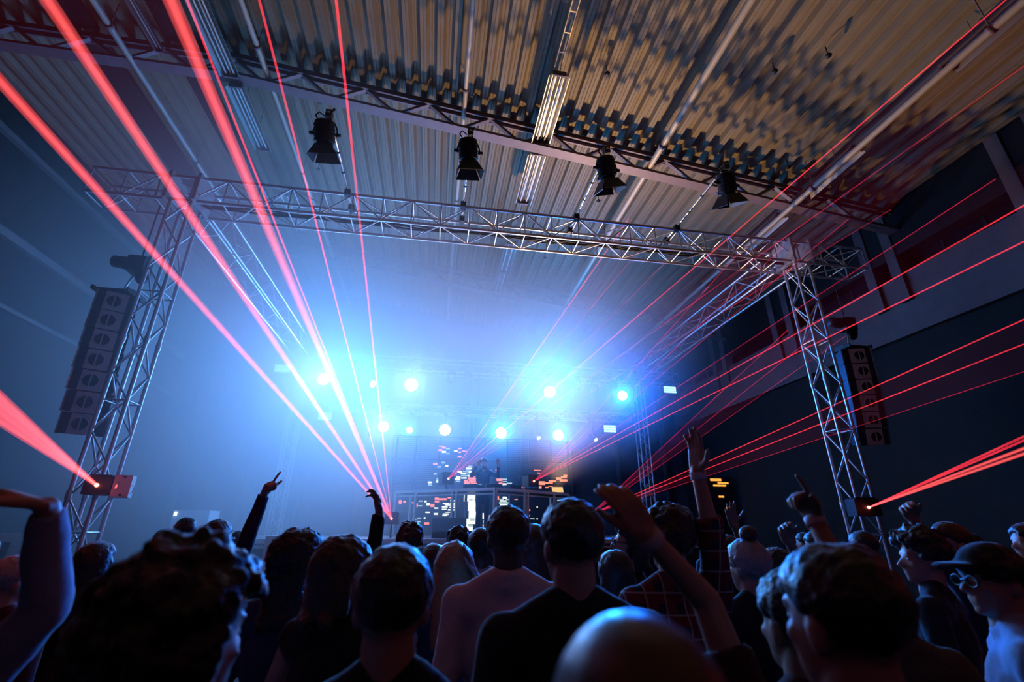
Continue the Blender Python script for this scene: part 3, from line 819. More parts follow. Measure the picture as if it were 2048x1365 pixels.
laser(*B['table_left'], 'red laser on the left wing of the DJ table', (.3, -1, 0), [((.28, 10.5, TT), (.28, 10.5, 2.6))], [.007, .005, .004, .005, .004, .003], ['beam', 'beam_soft', 'beam_soft', 'beam', 'beam_soft', 'beam_soft'], [(0, 1), (3, 4), (4, 5)], out=(0, 0, 0, 1, 0, 0), msheet='sheet_mid', size=(.26, .30, .24))
laser(*B['table_right'], 'red laser on the right wing of the DJ table beside coral blocks', (.3, -1, 0), [((2.15, 10.5, TT), (2.15, 10.5, 2.6))], [.005, .004, .004, .004, .005, .005], ['beam_soft', 'beam_soft', 'beam_soft', 'beam_soft', 'beam', 'beam'], [(0, 2), (3, 5)], out=(0, 0, 0, 0, 1, 1), size=(.26, .30, .24))
laser(*B['floor_right'], 'red laser on the stage edge behind the man in black, beams towards the right', (.3, -1, 0), [((3.05, 9.6, 1.5), (3.05, 9.6, 1.9))], [.005, .004, .003, .0045, .0045, .0025], ['beam_soft', 'beam_soft', 'beam_soft', 'beam', 'beam', 'beam_soft'], [(0, 2), (3, 5)], out=(0, 0, 0, 1, 1, 0))
laser(*B['tower_left'], 'red laser with a white side plate clamped to the left truss tower', (.25, -1, 0), [((-3.97, 6.54, 2.05), (-3.85, 6.44, 2.05)), ((-3.97, 6.54, 2.22), (-3.85, 6.44, 2.22))], .013, 'beam_hot', [(0, 3)], plate=True, out=(0, 0, 0, 0))
laser(*B['tower_right'], 'dark laser box clamped to the right truss tower, beams to the right', (-.3, -1, 0), [((6.43, 6.54, 1.95), (6.40, 6.40, 1.95)), ((6.43, 6.54, 2.05), (6.40, 6.40, 2.05))], .008, ['beam', 'beam', 'beam_hot', 'beam_hot'], [(0, 1), (2, 3)], size=(.34, .26, .24))

# ------------------------------------------------------------------ line arrays
def cabinet(name, loc, tilt, rz, label, group, flip):
    t = empty(name, loc); t.rotation_euler = (math.radians(tilt), 0, rz); tag(t, label, 'speaker', group)
    b = MB(); b.prism([(-.235, -.185), (.235, -.185), (.18, .185), (-.18, .185)], -.135, .135, 'z'); b.build('cabinet', M['blackplastic'], t)
    s = -1 if flip else 1
    fp = MB().box((s*-.01, -.192, 0), (.25, .018, .262)); fp.build('front_panel', M['pa_grey'], t)
    MB().box((s*-.18, -.19, 0), (.08, .014, .25)).build('side_grille', M['pa_dark'], t)
    MB().box((s*.175, -.19, 0), (.11, .014, .25)).build('side_grille', M['pa_dark'], t)
    dr = MB().tube((s*-.03, -.199, 0), (s*-.03, -.206, 0), .085, .085, 20).build('driver', M['pa_dark'], t)
    MB().path([(s*-.03+math.cos(a*PI/10)*.087, -.206, math.sin(a*PI/10)*.087) for a in range(20)], .008, 6, True).build('driver_ring', M['pa_grey'], dr, True)
    MB().box((s*-.03, -.209, 0), (.016, .006, .165)).build('phase_plug', M['pa_grey'], dr)
    MB().box((s*-.232, -.17, 0), (.02, .05, .275)).build('rigging_strap', M['chrome'], t)
    return t
def array(x, y, ztop, n, rz, side, flip):
    z, yy, tilt = ztop, y, 2.0
    words = ['top', 'second', 'third', 'fourth', 'fifth', 'sixth', 'seventh']
    for k in range(n):
        cabinet('line_array_speaker', (x, yy, z-.14), tilt, rz, '%s cabinet from the top in the hanging speaker column %s' % (words[k], side) if k else 'uppermost cabinet in the hanging speaker column %s' % side, 'line array speakers %s' % side, flip)
        z -= .277*math.cos(math.radians(tilt)); yy += .277*math.sin(math.radians(tilt)); tilt += 1.5
    fr = empty('array_frame', (x, y, ztop+.03)); tag(fr, 'steel flying frame on top of the speaker column %s' % side, 'rigging')
    MB().box((0, 0, .02), (.48, .30, .05)).build('plate', M['black'], fr)
    for sx in (-.22, .22): MB().box((sx, 0, .0), (.03, .5, .06)).build('side_bar', M['black'], fr)
    h = empty('chain_hoist', (x+.10, y, ztop+.42)); tag(h, 'black chain hoist hanging above the speaker column %s' % side, 'hoist')
    MB().box((0, 0, .12), (.24, .20, .24)).build('motor_housing', M['black'], h)
    MB().tube((-.12, 0, .14), (-.34, 0, .16), .10, .09, 14).build('motor_drum', M['black'], h, True)
    MB().ell((.08, .02, -.02), (.10, .09, .15)).build('chain_bag', M['rubber'], h, True)
    bar('lift_chain', (0, 0, .24), (0, 0, TZ-ztop-.40), .012, M['black'], h)
    bar('hook_chain', (-.02, 0, 0), (-.10, 0, -.36), .014, M['chrome'], h)
    MB().path([(-.10, 0, -.30), (-.07, 0, -.36), (-.10, 0, -.39), (-.13, 0, -.36)], .012, 6, True).build('hook', M['chrome'], h, True)
array(-4.62, 6.76, 4.74, 7, math.radians(30), 'beside the left truss tower', False)
array(7.30, 6.76, 4.68, 6, math.radians(-20), 'beside the right truss tower', True)

# ------------------------------------------------------------------ things along the left side of the hall
c = empty('display_column', (-2.27, 8.3, 0)); tag(c, 'plain white box column standing left of the stage', 'column')
MB().box((0, 0, .78), (.40, .30, 1.56)).build('column_body', M['white_board'], c); MB().box((0, 0, .03), (.46, .36, .06)).build('plinth', M['black'], c)
c = empty('partition_wall', (-6.75, 9.1, 0)); tag(c, 'white partition with a black framed picture at the left edge', 'partition')
MB().box((0, 0, .79), (1.3, .10, 1.58)).build('board', M['white_board'], c)
p = MB().box((-.08, -.06, 1.28), (.72, .03, .34)).build('picture_frame', M['black'], c)
MB().box((-.10, -.08, 1.27), (.58, .01, .26)).build('picture', M['picture'], p)
c = empty('grey_cabinet', (-4.95, 11.5, 0)); tag(c, 'grey cabinet with a small white lamp, in haze behind the left tower', 'cabinet')
MB().box((0, 0, 1.0), (.7, .5, 2.0)).build('body', M['pa_grey'], c); MB().box((-.30, -.26, 1.93), (.05, .02, .07)).build('signal_lamp', emit('signal_white', (.8, .95, 1), 3, 'NONE'), c)
MB().box((.02, -.255, .95), (.6, .01, 1.6)).build('door', M['pa_grey'], c)

# ================================================================== people
_cloud = bpy.data.textures.new('fold_noise', 'CLOUDS'); _cloud.noise_scale = .11
_fine = bpy.data.textures.new('curl_noise', 'CLOUDS'); _fine.noise_scale = .018
def remesh(o, voxel, smooth=2, disp=0.0, tex=None):
    r = o.modifiers.new('surface', 'REMESH'); r.mode = 'VOXEL'; r.voxel_size = voxel; r.use_smooth_shade = True
    if smooth:
        s = o.modifiers.new('smooth', 'SMOOTH'); s.factor = .5; s.iterations = smooth
    if disp:
        d = o.modifiers.new('folds', 'DISPLACE'); d.texture = tex or _cloud; d.strength = disp; d.mid_level = .5; d.texture_coords = 'LOCAL'
    return o
def ik(sh, wr, hint, L1, L2):
    v = wr-sh; D = v.length
    if D > (L1+L2)*.995: wr = sh + v*((L1+L2)*.995/D); v = wr-sh; D = v.length
    if D < .12: wr = sh + v.normalized()*.12; v = wr-sh; D = v.length
    a = (L1*L1-L2*L2+D*D)/(2*D); h = math.sqrt(max(0, L1*L1-a*a))
    ax = v.normalized(); hv = hint-sh; hv = hv-ax*hv.dot(ax)
    if hv.length < 1e-3: hv = Vector((.01, -.2, -1))-ax*Vector((.01, -.2, -1)).dot(ax)
    return sh+ax*a+hv.normalized()*h, wr
POSES = {
 'open': [(8, 12, 10), (4, 8, 8), (6, 10, 10), (12, 14, 12)],
 'spread': [(2, 4, 4), (-2, 6, 6), (0, 8, 8), (6, 10, 8)],
 'relaxed': [(25, 30, 20), (30, 35, 22), (34, 38, 24), (38, 40, 26)],
 'point': [(4, 6, 6), (70, 85, 50), (76, 90, 55), (80, 90, 55)],
 'claw': [(18, 34, 26), (10, 30, 26), (14, 34, 28), (24, 40, 30)],
 'fist': [(72, 92, 60), (78, 95, 62), (80, 95, 62), (80, 92, 60)],
}
def hand(mb, w, d, nrm, pose, side, s):
    d = d.normalized(); nrm = (nrm-d*nrm.dot(d)).normalized(); sd = d.cross(nrm)*side      # sd points to the thumb
    offs = (.030, .010, -.010, -.029); plen = (.088, .090, .086, .078)
    flen = ((.042, .026, .022), (.046, .030, .023), (.043, .028, .022), (.034, .021, .020))
    fan = .10 if pose in ('spread', 'claw') else .03
    for k in range(4):
        base = w + sd*offs[k]*.75*s; kn = w + d*plen[k]*s + sd*offs[k]*s
        mb.cap(base, kn, .0155*s, .0125*s, 10)
        dd = (d + sd*fan*(1.5-k)).normalized(); p = kn; r = .0102*s
        a = 0
        for j in range(3):
            a += math.radians(POSES[pose][k][j])
            q = p + (dd*math.cos(a)+nrm*math.sin(a))*flen[k][j]*s
            mb.cap(p, q, r, r*.9, 8); p = q; r *= .92
    t0 = w + d*.022*s + sd*.026*s; a = .9 if pose in ('spread', 'open', 'claw') else .55
    t1 = t0 + (d*math.cos(a)+sd*math.sin(a)+nrm*.25).normalized()*.045*s
    t2 = t1 + (d*math.cos(a*.6)+sd*math.sin(a*.6)+nrm*.35).normalized()*.034*s
    t3 = t2 + (d*math.cos(a*.35)+sd*math.sin(a*.35)+nrm*(.5 if pose != 'open' else .2)).normalized()*.026*s
    mb.cap(t0, t1, .015*s, .0125*s, 8); mb.cap(t1, t2, .012*s, .011*s, 8); mb.cap(t2, t3, .011*s, .009*s, 8)

def fib(n):
    g = PI*(3-math.sqrt(5))
    for i in range(n):
        z = 1-2*(i+.5)/n; r = math.sqrt(1-z*z); yield Vector((math.cos(g*i)*r, math.sin(g*i)*r, z))

def person(label, x, y, top, face=0, turn=0, nod=0, skin='skin', hair=('short', 'hair_black'), shirt=('cloth_black', 'long'), legs='denim',
           arms=None, voxel=.013, group='people in the crowd', z0=0.0, wide=1.0, extras=(), tilt=0, lean=0):
    rnd = random.Random(int(abs(x*731+y*977)*10))
    H = top - z0; s = H/{'bald': 1.765, 'buzz': 1.77, 'short': 1.782, 'cap': 1.79, 'bun': 1.782, 'curly': 1.805, 'tuft': 1.81}.get(hair[0], 1.79)
    root = empty('person', (x, y, z0), math.radians(face)); tag(root, label, 'person', group)
    inv = Matrix.Rotation(-math.radians(face), 3, 'Z')
    loc = lambda p: inv @ (Vector(p)-Vector((x, y, z0)))
    ln = math.tan(math.radians(lean))
    def V(a, b, c):
        return Vector((a*s, b*s + ln*max(0, c-.95)*s, c*s))
    # arms
    A = {}
    for sd in (-1, 1):
        sh = V(sd*.178*wide, -.005, 1.425)
        spec = (arms or {}).get(sd)
        if spec:
            wr = loc(spec['wrist']); el = loc(spec['elbow'])
            e, w_ = ik(sh, wr, el, .285*s, .262*s)
            hd = (loc(spec['hand'])-wr)
            A[sd] = (sh, e, w_, hd.normalized(), spec.get('pose', 'open'), spec.get('normal'))
        else:
            j = rnd.uniform(-.02, .03)
            e = V(sd*(.245+j), -.035, 1.145); w_ = V(sd*(.235+j*.5), .09+rnd.uniform(-.03, .12), .90+rnd.uniform(-.02, .12))
            A[sd] = (sh, e, w_, (w_-e).normalized(), 'relaxed', None)
    R = Euler((math.radians(nod), math.radians(tilt), math.radians(turn)), 'ZXY').to_matrix()
    piv = V(0, .0, 1.515)
    def T(a, b, c): return piv + R @ (Vector((a, b, c-1.515))*s)
    def Tr(mbx, c, r): mbx.ell(T(*c), tuple(q*s for q in r), R, 16, 10)
    # ---- body: one continuous surface
    b = MB()
    def torso(b, g):
        b.ell(V(0, 0, .97), ((.158*wide+g)*s, (.112+g)*s, (.125+g)*s))
        b.ell(V(0, .008, 1.10), ((.142*wide+g)*s, (.105+g)*s, (.15+g)*s))
        b.ell(V(0, .0, 1.275), ((.165*wide+g)*s, (.112+g)*s, (.17+g)*s))
        b.cap(V(-.135*wide, -.008, 1.405), V(.135*wide, -.008, 1.405), (.062+g)*s)
        for q in (-1, 1): b.cap(V(q*.145*wide, -.012, 1.425), V(q*.030, -.012, 1.505), (.046+g)*s, (.042+g)*s)
    torso(b, 0)
    b.cap(V(0, .0, 1.46), T(0, -.012, 1.58), .061*s, .060*s, 14)
    Tr(b, (0, -.006, 1.668), (.0765, .097, .094))
    Tr(b, (0, .028, 1.618), (.066, .070, .082))
    Tr(b, (0, .045, 1.578), (.052, .050, .052))
    Tr(b, (0, .076, 1.551), (.024, .022, .020))
    b.cap(T(-.036, .078, 1.672), T(.036, .078, 1.672), .014*s)
    b.cap(T(0, .090, 1.656), T(0, .117, 1.618), .008*s, .0135*s, 8)
    for q in (-1, 1):
        b.ell(T(q*.012, .104, 1.614), .010*s, None, 8, 6)
        b.ell(T(q*.043, .066, 1.622), (.020*s, .018*s, .018*s), R, 10, 7)
        b.ell(T(q*.0775, -.008, 1.632), (.010*s, .021*s, .033*s), R, 10, 8)
        b.ell(T(q*.030, .074, 1.648), .0135*s, None, 10, 7)
    b.cap(T(-.018, .092, 1.588), T(.018, .092, 1.588), .0085*s); b.cap(T(-.016, .091, 1.577), T(.016, .091, 1.577), .0085*s)
    for sd in (-1, 1):
        sh, e, w_, hd, pose, nm = A[sd]
        b.cap(sh, e, .050*s, .039*s); b.cap(e, w_, .039*s, .026*s)
        nrm = Vector(nm) if nm else (Vector((-sd, .2, 0)) if not (arms or {}).get(sd) else Vector((0, 1, .1)))
        if nm: nrm = inv @ nrm
        hand(b, w_, hd, nrm, pose, (sd if not nm else 1) * (1 if (arms or {}).get(sd) else sd), s)
        hip, kn, an = V(sd*.088, 0, .92), V(sd*.095, .015, .50), V(sd*.10, -.01, .09)
        b.cap(hip, kn, .078*s, .052*s); b.cap(kn, an, .050*s, .034*s); b.cap(V(sd*.10, -.03, .045), V(sd*.11, .13, .04), .040*s, .032*s)
    remesh(b.build('body', M[skin], root), voxel, 1 if voxel < .009 else 2)
    # ---- clothes
    sm, sl = shirt
    c = MB(); torso(c, .014)
    c.tube(V(0, 0, .86), V(0, .005, 1.05), .165*s*wide, .150*s*wide, 18)
    for sd in (-1, 1):
        sh, e, w_ = A[sd][:3]
        c.ell(sh, .064*s)
        if sl == 'short': c.tube(sh, sh.lerp(e, .62), .066*s, .064*s, 14)
        elif sl == 'rolled': c.cap(sh, e, .064*s, .055*s, 14); c.tube(e, e.lerp(w_, .22), .055*s, .052*s, 14); c.tube(e.lerp(w_, .16), e.lerp(w_, .25), .058*s, .058*s, 14)
        elif sl == 'long': c.cap(sh, e, .063*s, .052*s, 14); c.tube(e, e.lerp(w_, .97), .052*s, .040*s, 14)
    c.ell(V(0, -.016, 1.478), (.098*s, .076*s, .042*s))
    if 'collar' in extras:
        c.path([V(math.cos(a*PI/9)*.066, -.012+math.sin(a*PI/9)*.062, 1.500-.022*math.sin(a*PI/9)) for a in range(18)], .017*s, 8, True)
    sh_o = remesh(c.build('shirt', M[sm], root), .014 if voxel < .012 else .018, 2, .018)
    t = MB()
    for sd in (-1, 1):
        t.cap(V(sd*.088, 0, .92), V(sd*.095, .015, .50), .094*s, .068*s); t.tube(V(sd*.095, .015, .50), V(sd*.10, -.005, .07), .068*s, .058*s, 14)
    t.ell(V(0, 0, .95), (.168*s, .122*s, .11*s))
    remesh(t.build('trousers', M[legs], root), .022, 2, .015)
    for sd in (-1, 1):
        f = MB(); f.cap(V(sd*.10, -.05, .048), V(sd*.112, .15, .044), .046*s, .040*s); f.box(V(sd*.106, .05, .012), (.085*s, .27*s, .024*s))
        remesh(f.build('shoe', M['blackplastic'], root), .016, 1)
    # ---- hair
    st, hm = hair
    ctr = (0, -.006, 1.668); rr = (.0765, .097, .094)
    if st not in ('bald',):
        h = MB(); N = {'short': 300, 'buzz': 300}.get(st, 240)
        thick = {'buzz': .006, 'short': .016, 'curly': .030, 'tuft': .026, 'bob': .024, 'long': .022, 'bun': .014, 'dreads': .022, 'cap': .010}[st]
        pr = {'buzz': .014, 'short': .016, 'curly': .020, 'tuft': .022}.get(st, .024)
        for v in fib(N):
            hairline = .30 if v.y > .30 else (-.05 if v.y > -.15 else -.55)
            if st in ('bob', 'long', 'dreads') and v.y <= .30: hairline = -.75
            if v.z < hairline: continue
            if v.y > .80: continue
            j = rnd.uniform(-.35, .75) if st in ('curly', 'tuft', 'dreads') else rnd.uniform(-.15, .25)
            k = thick*(1+j)*(1.35 if (st == 'tuft' and v.z > .5) else 1)
            if st in ('short', 'buzz', 'bun', 'cap', 'tuft'): k *= max(.1, min(1, (v.z+.55)/.75))
            p = T(ctr[0]+v.x*(rr[0]+k-.012), ctr[1]+v.y*(rr[1]+k-.012), ctr[2]+v.z*(rr[2]+k-.012))
            h.ell(p, pr*s*(1+(rnd.uniform(-.15, .3) if st in ('curly', 'tuft') else 0)), None, 8, 6)
        Tr(h, (0, -.012, 1.685), (.074, .088, .082))
        if st in ('bob', 'long', 'dreads'):
            end = {'bob': 1.515, 'long': 1.32, 'dreads': 1.40}[st]
            for k in range(15 if st != 'dreads' else 11):
                a = PI*(.08+.84*k/(14 if st != 'dreads' else 10)) + PI
                px_, py_ = math.cos(a)*.088, math.sin(a)*.100
                w = .026 if st != 'dreads' else .018
                zz = end + rnd.uniform(-.02, .02)
                pts = [T(px_*.95, py_*.95, 1.68), T(px_*1.10, py_*1.08, 1.60), T(px_*1.12, py_*1.10, max(1.53, zz))]
                if zz < 1.5: pts.append(V(px_*1.15, py_*1.2-.02, zz))
                for p0, p1 in zip(pts[:-1], pts[1:]): h.cap(p0, p1, w*s, w*.95*s, 8)
        if st == 'bun': MB().ell(T(0, -.035, 1.805), (.046*s, .046*s, .042*s), None, 16, 10).build('hair_bun', M['hair_brown'], root, True)
        remesh(h.build('hair', M[hm], root), .0075 if voxel < .0105 else .012, 1, .022 if st in ('curly', 'tuft', 'dreads') else .008, _fine)
    if st == 'cap' or 'hat' in extras:
        k = MB(); Tr(k, (0, -.004, 1.695), (.090, .110, .088))
        k.ell(T(0, .115, 1.700), (.078*s, .085*s, .012*s), R)
        remesh(k.build('baseball_cap', M['cloth_black'], root), .010, 1)
    if 'glasses' in extras:
        g = MB()
        for q in (-1, 1):
            g.path([T(q*.036+math.cos(a*PI/8)*.026, .106, 1.646+math.sin(a*PI/8)*.019) for a in range(16)], .0035*s, 6, True)
            g.path([T(q*.062, .104, 1.652), T(q*.083, .05, 1.655), T(q*.084, -.01, 1.648)], .0035*s, 6)
        g.path([T(-.012, .108, 1.65), T(.012, .108, 1.65)], .0035*s, 6)
        g.build('glasses', M['blackplastic'], root, True)
    if 'eyes' in extras:
        for q in (-1, 1):
            MB().ell(T(q*.030, .0805, 1.6475), (.011*s, .008*s, .007*s), R, 10, 7).build('eye', M['eye'], root, True)
    if 'beard' in extras:
        h = MB()
        for v in fib(200):
            if v.y < .05 or v.z > .15 or (v.y > .75 and v.z > -.25): continue
            h.ell(T(v.x*.062, .030+v.y*.066, 1.590+v.z*.066), .014*s, None, 8, 6)
        remesh(h.build('beard', M[hm], root), .010, 1)
    for sd in (-1, 1):
        if ('band%+d' % sd) in extras:
            sh, e, w_ = A[sd][:3]; a0 = e.lerp(w_, .86); a1 = e.lerp(w_, .98)
            MB().tube(a0, a1, .034*s, .033*s, 16).build('wristband', M['band'], root, True)
    return root

def arm(e, w, h, pose, normal=None): return dict(elbow=e, wrist=w, hand=h, pose=pose, normal=normal)
P = person
# ---- nearest heads, out of focus
P('curly black-haired head very close at the lower left, out of focus', -.37, .90, 1.684, face=-14, turn=-14, skin='skin', hair=('curly', 'hair_black'), shirt=('cloth_black', 'long'), voxel=.010, extras=('eyes',), wide=.92)
P('bald head closest to the camera with a blue rim', .165, .40, 1.642, skin='skin_dark', hair=('bald', 'hair_black'), shirt=('cloth_maroon', 'short'), voxel=.007, nod=-4, wide=1.05)
P('huge black-haired head close at the lower right, looking left', .70, .80, 1.68, face=4, turn=4, skin='skin', hair=('short', 'hair_black'), shirt=('cloth_black', 'long'), voxel=.008, extras=('eyes',))
P('person at the left edge raising an arm in a light-blue sleeve', -1.18, 1.42, 1.64, skin='skin', hair=('short', 'hair_brown'), shirt=('cloth_blue', 'long'), voxel=.007,
  arms={1: arm((-.78, 1.40, 1.56), (-.862, 1.271, 1.738), (-.96, 1.23, 1.775), 'relaxed', (-.6, -.2, -.8))})
P('dark short-haired head seen from behind, left of centre, reddish neck', -.071, 1.175, 1.668, skin='skin', hair=('short', 'hair_black'), shirt=('cloth_black', 'long'), voxel=.009, nod=4)
P('man in a black shirt with short hair, blue light along his shoulder', .409, 1.423, 1.785, skin='skin', hair=('short', 'hair_black'), shirt=('cloth_black', 'short'), voxel=.009, turn=6, wide=1.12)
P('tall man in a pale mauve collared shirt seen from behind', .317, 2.047, 1.79, skin='skin_dark', hair=('short', 'hair_black'), shirt=('cloth_white', 'long'), voxel=.010, extras=('collar',), wide=1.08)
P('man in a light-blue shirt half hidden behind the pale mauve shirt', .298, 3.0, 1.70, skin='skin_dark', hair=('buzz', 'hair_black'), shirt=('cloth_blue', 'long'), extras=('collar',), turn=8)
P('woman with a dark bob looking right, bare shoulders', -.313, 1.991, 1.668, face=-30, turn=-25, skin='skin', hair=('bob', 'hair_brown'), shirt=('cloth_black', 'none'), voxel=.010, extras=('eyes',))
P('person with a mop of dark locks behind the dark bob', -.58, 2.40, 1.69, face=-10, turn=-30, skin='skin_tan', hair=('dreads', 'hair_black'), shirt=('cloth_navy', 'long'), voxel=.011)
P('person behind the dark bob raising a dark sleeve with clawed fingers', -.51, 2.95, 1.61, skin='skin_tan', hair=('short', 'hair_black'), shirt=('cloth_black', 'long'), voxel=.0065,
  arms={1: arm((-.304, 2.89, 1.655), (-.287, 2.87, 1.821), (-.308, 2.827, 1.923), 'claw', (-.7, -.5, .1))})
P('person in a dark jacket pointing one arm up before the haze, wearing glasses', -1.442, 3.715, 1.745, turn=-20, skin='skin', hair=('short', 'hair_black'), shirt=('cloth_navy', 'long'), voxel=.0065, extras=('glasses',),
  arms={1: arm((-1.204, 3.60, 1.69), (-1.150, 3.60, 1.915), (-1.103, 3.55, 2.02), 'point', (.8, -.3, -.4))})
P('person with a dark cap in blue haze beyond the crowd', -2.342, 5.264, 1.785, turn=40, skin='skin_tan', hair=('cap', 'hair_black'), shirt=('cloth_grey', 'long'))
P('person with short hair in blue haze left of the dark cap', -2.835, 5.936, 1.67, skin='skin_tan', hair=('short', 'hair_brown'), shirt=('cloth_navy', 'long'))
P('curly-haired person lit blue before the stage lip', -.164, 4.217, 1.745, skin='skin_tan', hair=('curly', 'hair_brown'), shirt=('cloth_navy', 'long'))
P('curly dark-haired person before the DJ table, right of the blue-lit curls', .274, 4.88, 1.711, skin='skin_dark', hair=('curly', 'hair_black'), shirt=('cloth_black', 'long'))
P('blonde long-haired woman raising a hand to her head', .128, 2.578, 1.632, skin='skin', hair=('long', 'hair_blonde'), shirt=('cloth_navy', 'none'), voxel=.008,
  arms={1: arm((.36, 2.45, 1.25), (.235, 2.47, 1.47), (.20, 2.50, 1.57), 'open', (-.9, .2, .1))})
P('long-haired friend behind the blonde woman', .036, 3.75, 1.587, skin='skin', hair=('long', 'hair_brown'), shirt=('cloth_grey', 'long'))
P('long dark-haired person between the two tall men', .742, 3.55, 1.723, skin='skin_tan', hair=('long', 'hair_brown'), shirt=('cloth_navy', 'long'))
P('dark-haired woman low behind the man in the black shirt', 1.0, 2.655, 1.585, turn=10, skin='skin', hair=('bob', 'hair_black'), shirt=('cloth_navy', 'long'))
P('man in a red plaid shirt with tousled hair, one arm straight up', 1.02, 2.037, 1.80, skin='skin', hair=('tuft', 'hair_brown'), shirt=('plaid', 'rolled'), voxel=.0065, extras=('band+1', 'collar'), wide=1.05,
  arms={1: arm((1.16, 1.93, 1.70), (1.111, 1.889, 1.943), (1.10, 1.85, 2.05), 'open', (-.5, -.2, .1))})
P('person left of the huge black-haired head raising a bare arm with a paper band', .872, 1.135, 1.613, face=4, turn=-4, skin='skin', hair=('short', 'hair_black'), shirt=('cloth_maroon', 'short'), voxel=.0065, extras=('band-1', 'eyes'),
  arms={-1: arm((.64, 1.16, 1.53), (.505, 1.124, 1.69), (.440, 1.10, 1.775), 'relaxed', (-.2, 1, .3))})
P('person in glasses looking up, face lit, right of the man in the black shirt', 1.238, 3.063, 1.745, face=50, turn=30, nod=12, skin='skin', hair=('bob', 'hair_black'), shirt=('cloth_black', 'long'), voxel=.010, extras=('glasses', 'eyes'))
P('grey-haired person with a small bun, hair lit blue', 1.50, 2.22, 1.652, turn=12, skin='skin', hair=('bun', 'hair_grey'), shirt=('cloth_black', 'long'), voxel=.010)
P('man with a red-lit face raising a pointing fist with a wristband', 1.342, 1.43, 1.662, face=-30, turn=-40, skin='skin_tan', hair=('short', 'hair_black'), shirt=('cloth_grey', 'short'), voxel=.0065, extras=('band-1', 'eyes'),
  arms={-1: arm((1.21, 1.364, 1.546), (1.2265, 1.43, 1.7385), (1.16, 1.397, 1.832), 'point', (-.8, -.2, -.3))})
P('dark-haired person in profile facing left near the right tower', 2.48, 2.22, 1.712, face=30, turn=35, skin='skin', hair=('tuft', 'hair_black'), shirt=('cloth_black', 'long'), voxel=.010, extras=('eyes',))
P('bearded man facing left with a raised hand lit blue', 3.076, 2.548, 1.745, face=35, turn=40, skin='skin', hair=('short', 'hair_brown'), shirt=('cloth_navy', 'rolled'), voxel=.0065, extras=('beard', 'eyes'),
  arms={-1: arm((2.80, 2.453, 1.62), (2.616, 2.332, 1.761), (2.545, 2.29, 1.83), 'relaxed', (-.5, -.6, -.3))})
P('man in a cap and glasses in profile at the right edge, collar lit blue', 1.95, 1.508, 1.667, face=45, turn=30, skin='skin', hair=('cap', 'hair_black'), shirt=('cloth_blue', 'long'), voxel=.008, extras=('glasses', 'eyes', 'collar'))
P('short-haired person cut off by the right edge, face lit blue', 4.1, 2.86, 1.748, face=30, turn=40, skin='skin', hair=('short', 'hair_black'), shirt=('cloth_black', 'long'), extras=('eyes',))
P('person with a raised ringed hand beside the bun', 1.915, 2.573, 1.605, face=10, skin='skin_tan', hair=('short', 'hair_black'), shirt=('cloth_black', 'short'), voxel=.0065,
  arms={1: arm((2.10, 2.55, 1.48), (1.855, 2.367, 1.641), (1.818, 2.33, 1.71), 'relaxed', (-.3, -.6, -.5))})
P('far person with a raised open hand under the amber side screen', 2.086, 3.287, 1.66, skin='skin_tan', hair=('short', 'hair_black'), shirt=('cloth_black', 'short'), voxel=.0065,
  arms={1: arm((2.24, 3.30, 1.55), (2.041, 3.101, 1.722), (2.004, 3.06, 1.80), 'spread', (-.2, -.9, .1))})
P('person with long dark hair behind the light-blue sleeve', -1.97, 3.42, 1.61, turn=-10, skin='skin_tan', hair=('long', 'hair_black'), shirt=('cloth_black', 'long'))
P('grey-haired person at the left edge before the white partition', -1.92, 2.772, 1.57, turn=-30, skin='skin', hair=('short', 'hair_grey'), shirt=('cloth_maroon', 'long'))
FAR = [(-2.236, 6.39, 1.655, 'far person with short hair standing left of the white column', 'short', 'cloth_navy'), (-1.503, 5.946, 1.65, 'far person with long hair just right of the white column', 'long', 'cloth_grey'),
       (2.432, 5.618, 1.70, 'far person before the stage lip behind the plaid shirt', 'short', 'cloth_black'), (3.106, 5.188, 1.685, 'far curly-haired person left of the bun', 'curly', 'cloth_navy'),
       (3.756, 4.432, 1.675, 'far person in the dark between the bun and the pointing fist', 'short', 'cloth_black'), (5.027, 4.009, 1.67, 'far person in the dark beside the right tower foot', 'bob', 'cloth_black'),
       (3.305, 3.406, 1.69, 'person in the dark below the pointing fist', 'short', 'cloth_black'), (1.482, 6.106, 1.685, 'far person before the stage lip behind the man in the black shirt', 'short', 'cloth_navy'),
       (-3.3, 4.4, 1.62, 'short-haired person before the left tower, behind the light-blue sleeve', 'short', 'cloth_navy'), (4.6, 5.6, 1.66, 'far person near the stage corner on the dark side', 'short', 'cloth_black')]
for i, (x, y, tp, lab, hs, cl) in enumerate(FAR):
    P(lab, x, y, tp, turn=(-20, 15, 10, -12, 20, 25, 5, -5, 12, 18)[i], skin='skin_tan', hair=(hs, 'hair_black'), shirt=(cl, 'long'), voxel=.016)
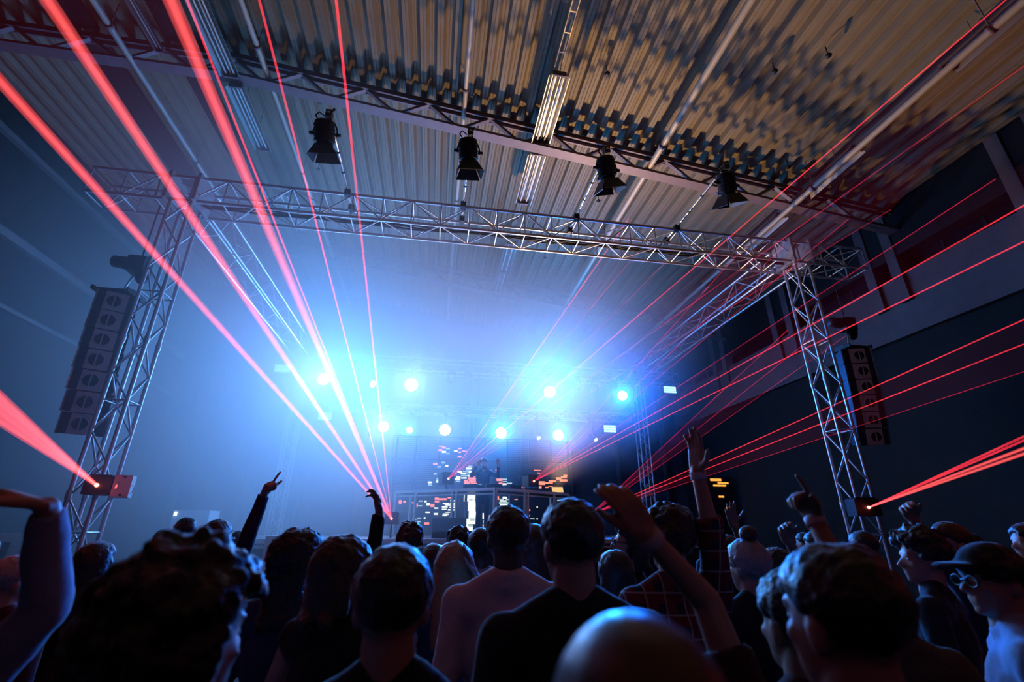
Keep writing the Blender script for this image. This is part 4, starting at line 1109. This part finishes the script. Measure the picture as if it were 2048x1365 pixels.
# ---- the performer behind the table
P('performer behind the DJ table in an open jacket, both hands raised', 1.12, 10.95, 3.20, face=180, turn=12, nod=-10, skin='skin', hair=('short', 'hair_brown'), shirt=('cloth_navy', 'long'), legs='denim', voxel=.008, z0=SZ, group='performers', extras=('beard', 'eyes'),
  arms={1: arm((.80, 10.75, 2.72), (.93, 10.62, 2.97), (.99, 10.58, 3.10), 'spread', (0, -1, .1)), -1: arm((1.46, 10.75, 2.70), (1.42, 10.62, 2.98), (1.40, 10.58, 3.12), 'spread', (0, -1, .1))})

# ================================================================== haze
def smoke(name, lo, hi, blobs, g, label):
    """scattering smoke: density falls off smoothly from the middle of each billow"""
    m = bpy.data.materials.new(name); m.use_nodes = True
    nt = m.node_tree; N = nt.nodes; L = nt.links; N.remove(N['Principled BSDF'])
    v = N.new('ShaderNodeVolumeScatter'); v.inputs['Color'].default_value = (1, 1, 1, 1); v.inputs['Anisotropy'].default_value = g
    tc = N.new('ShaderNodeTexCoord'); tot = None
    def math_(op, a, b):
        n = N.new('ShaderNodeMath'); n.operation = op
        for i, q in enumerate((a, b)):
            if isinstance(q, (int, float)): n.inputs[i].default_value = q
            else: L.new(q, n.inputs[i])
        return n.outputs[0]
    for c, r, d in blobs:
        s = N.new('ShaderNodeVectorMath'); s.operation = 'SUBTRACT'; s.inputs[1].default_value = c
        k = N.new('ShaderNodeVectorMath'); k.operation = 'DIVIDE'; k.inputs[1].default_value = r
        q = N.new('ShaderNodeVectorMath'); q.operation = 'DOT_PRODUCT'
        L.new(tc.outputs['Object'], s.inputs[0]); L.new(s.outputs[0], k.inputs[0])
        L.new(k.outputs[0], q.inputs[0]); L.new(k.outputs[0], q.inputs[1])
        h = math_('MAXIMUM', math_('SUBTRACT', 1.0, q.outputs['Value']), 0.0)
        h = math_('MULTIPLY', math_('MULTIPLY', h, h), d)
        tot = h if tot is None else math_('ADD', tot, h)
    L.new(tot, v.inputs['Density'])
    L.new(v.outputs[0], N['Material Output'].inputs['Volume'])
    lo = Vector(lo); hi = Vector(hi)
    o = MB().box((lo+hi)/2, hi-lo).build(name, m)
    tag(o, label, 'haze', kind='stuff')
    return o
smoke('smoke', (-8.4, 4.4, .1), (8.6, 15.7, 9.2), [((-3.3, 10.8, 4.9), (6.3, 7.8, 6.3), .30), ((3.0, 12.2, 6.6), (6.0, 5.2, 4.2), .26)], .1, 'blue stage smoke billowing around the lamps over the stage')
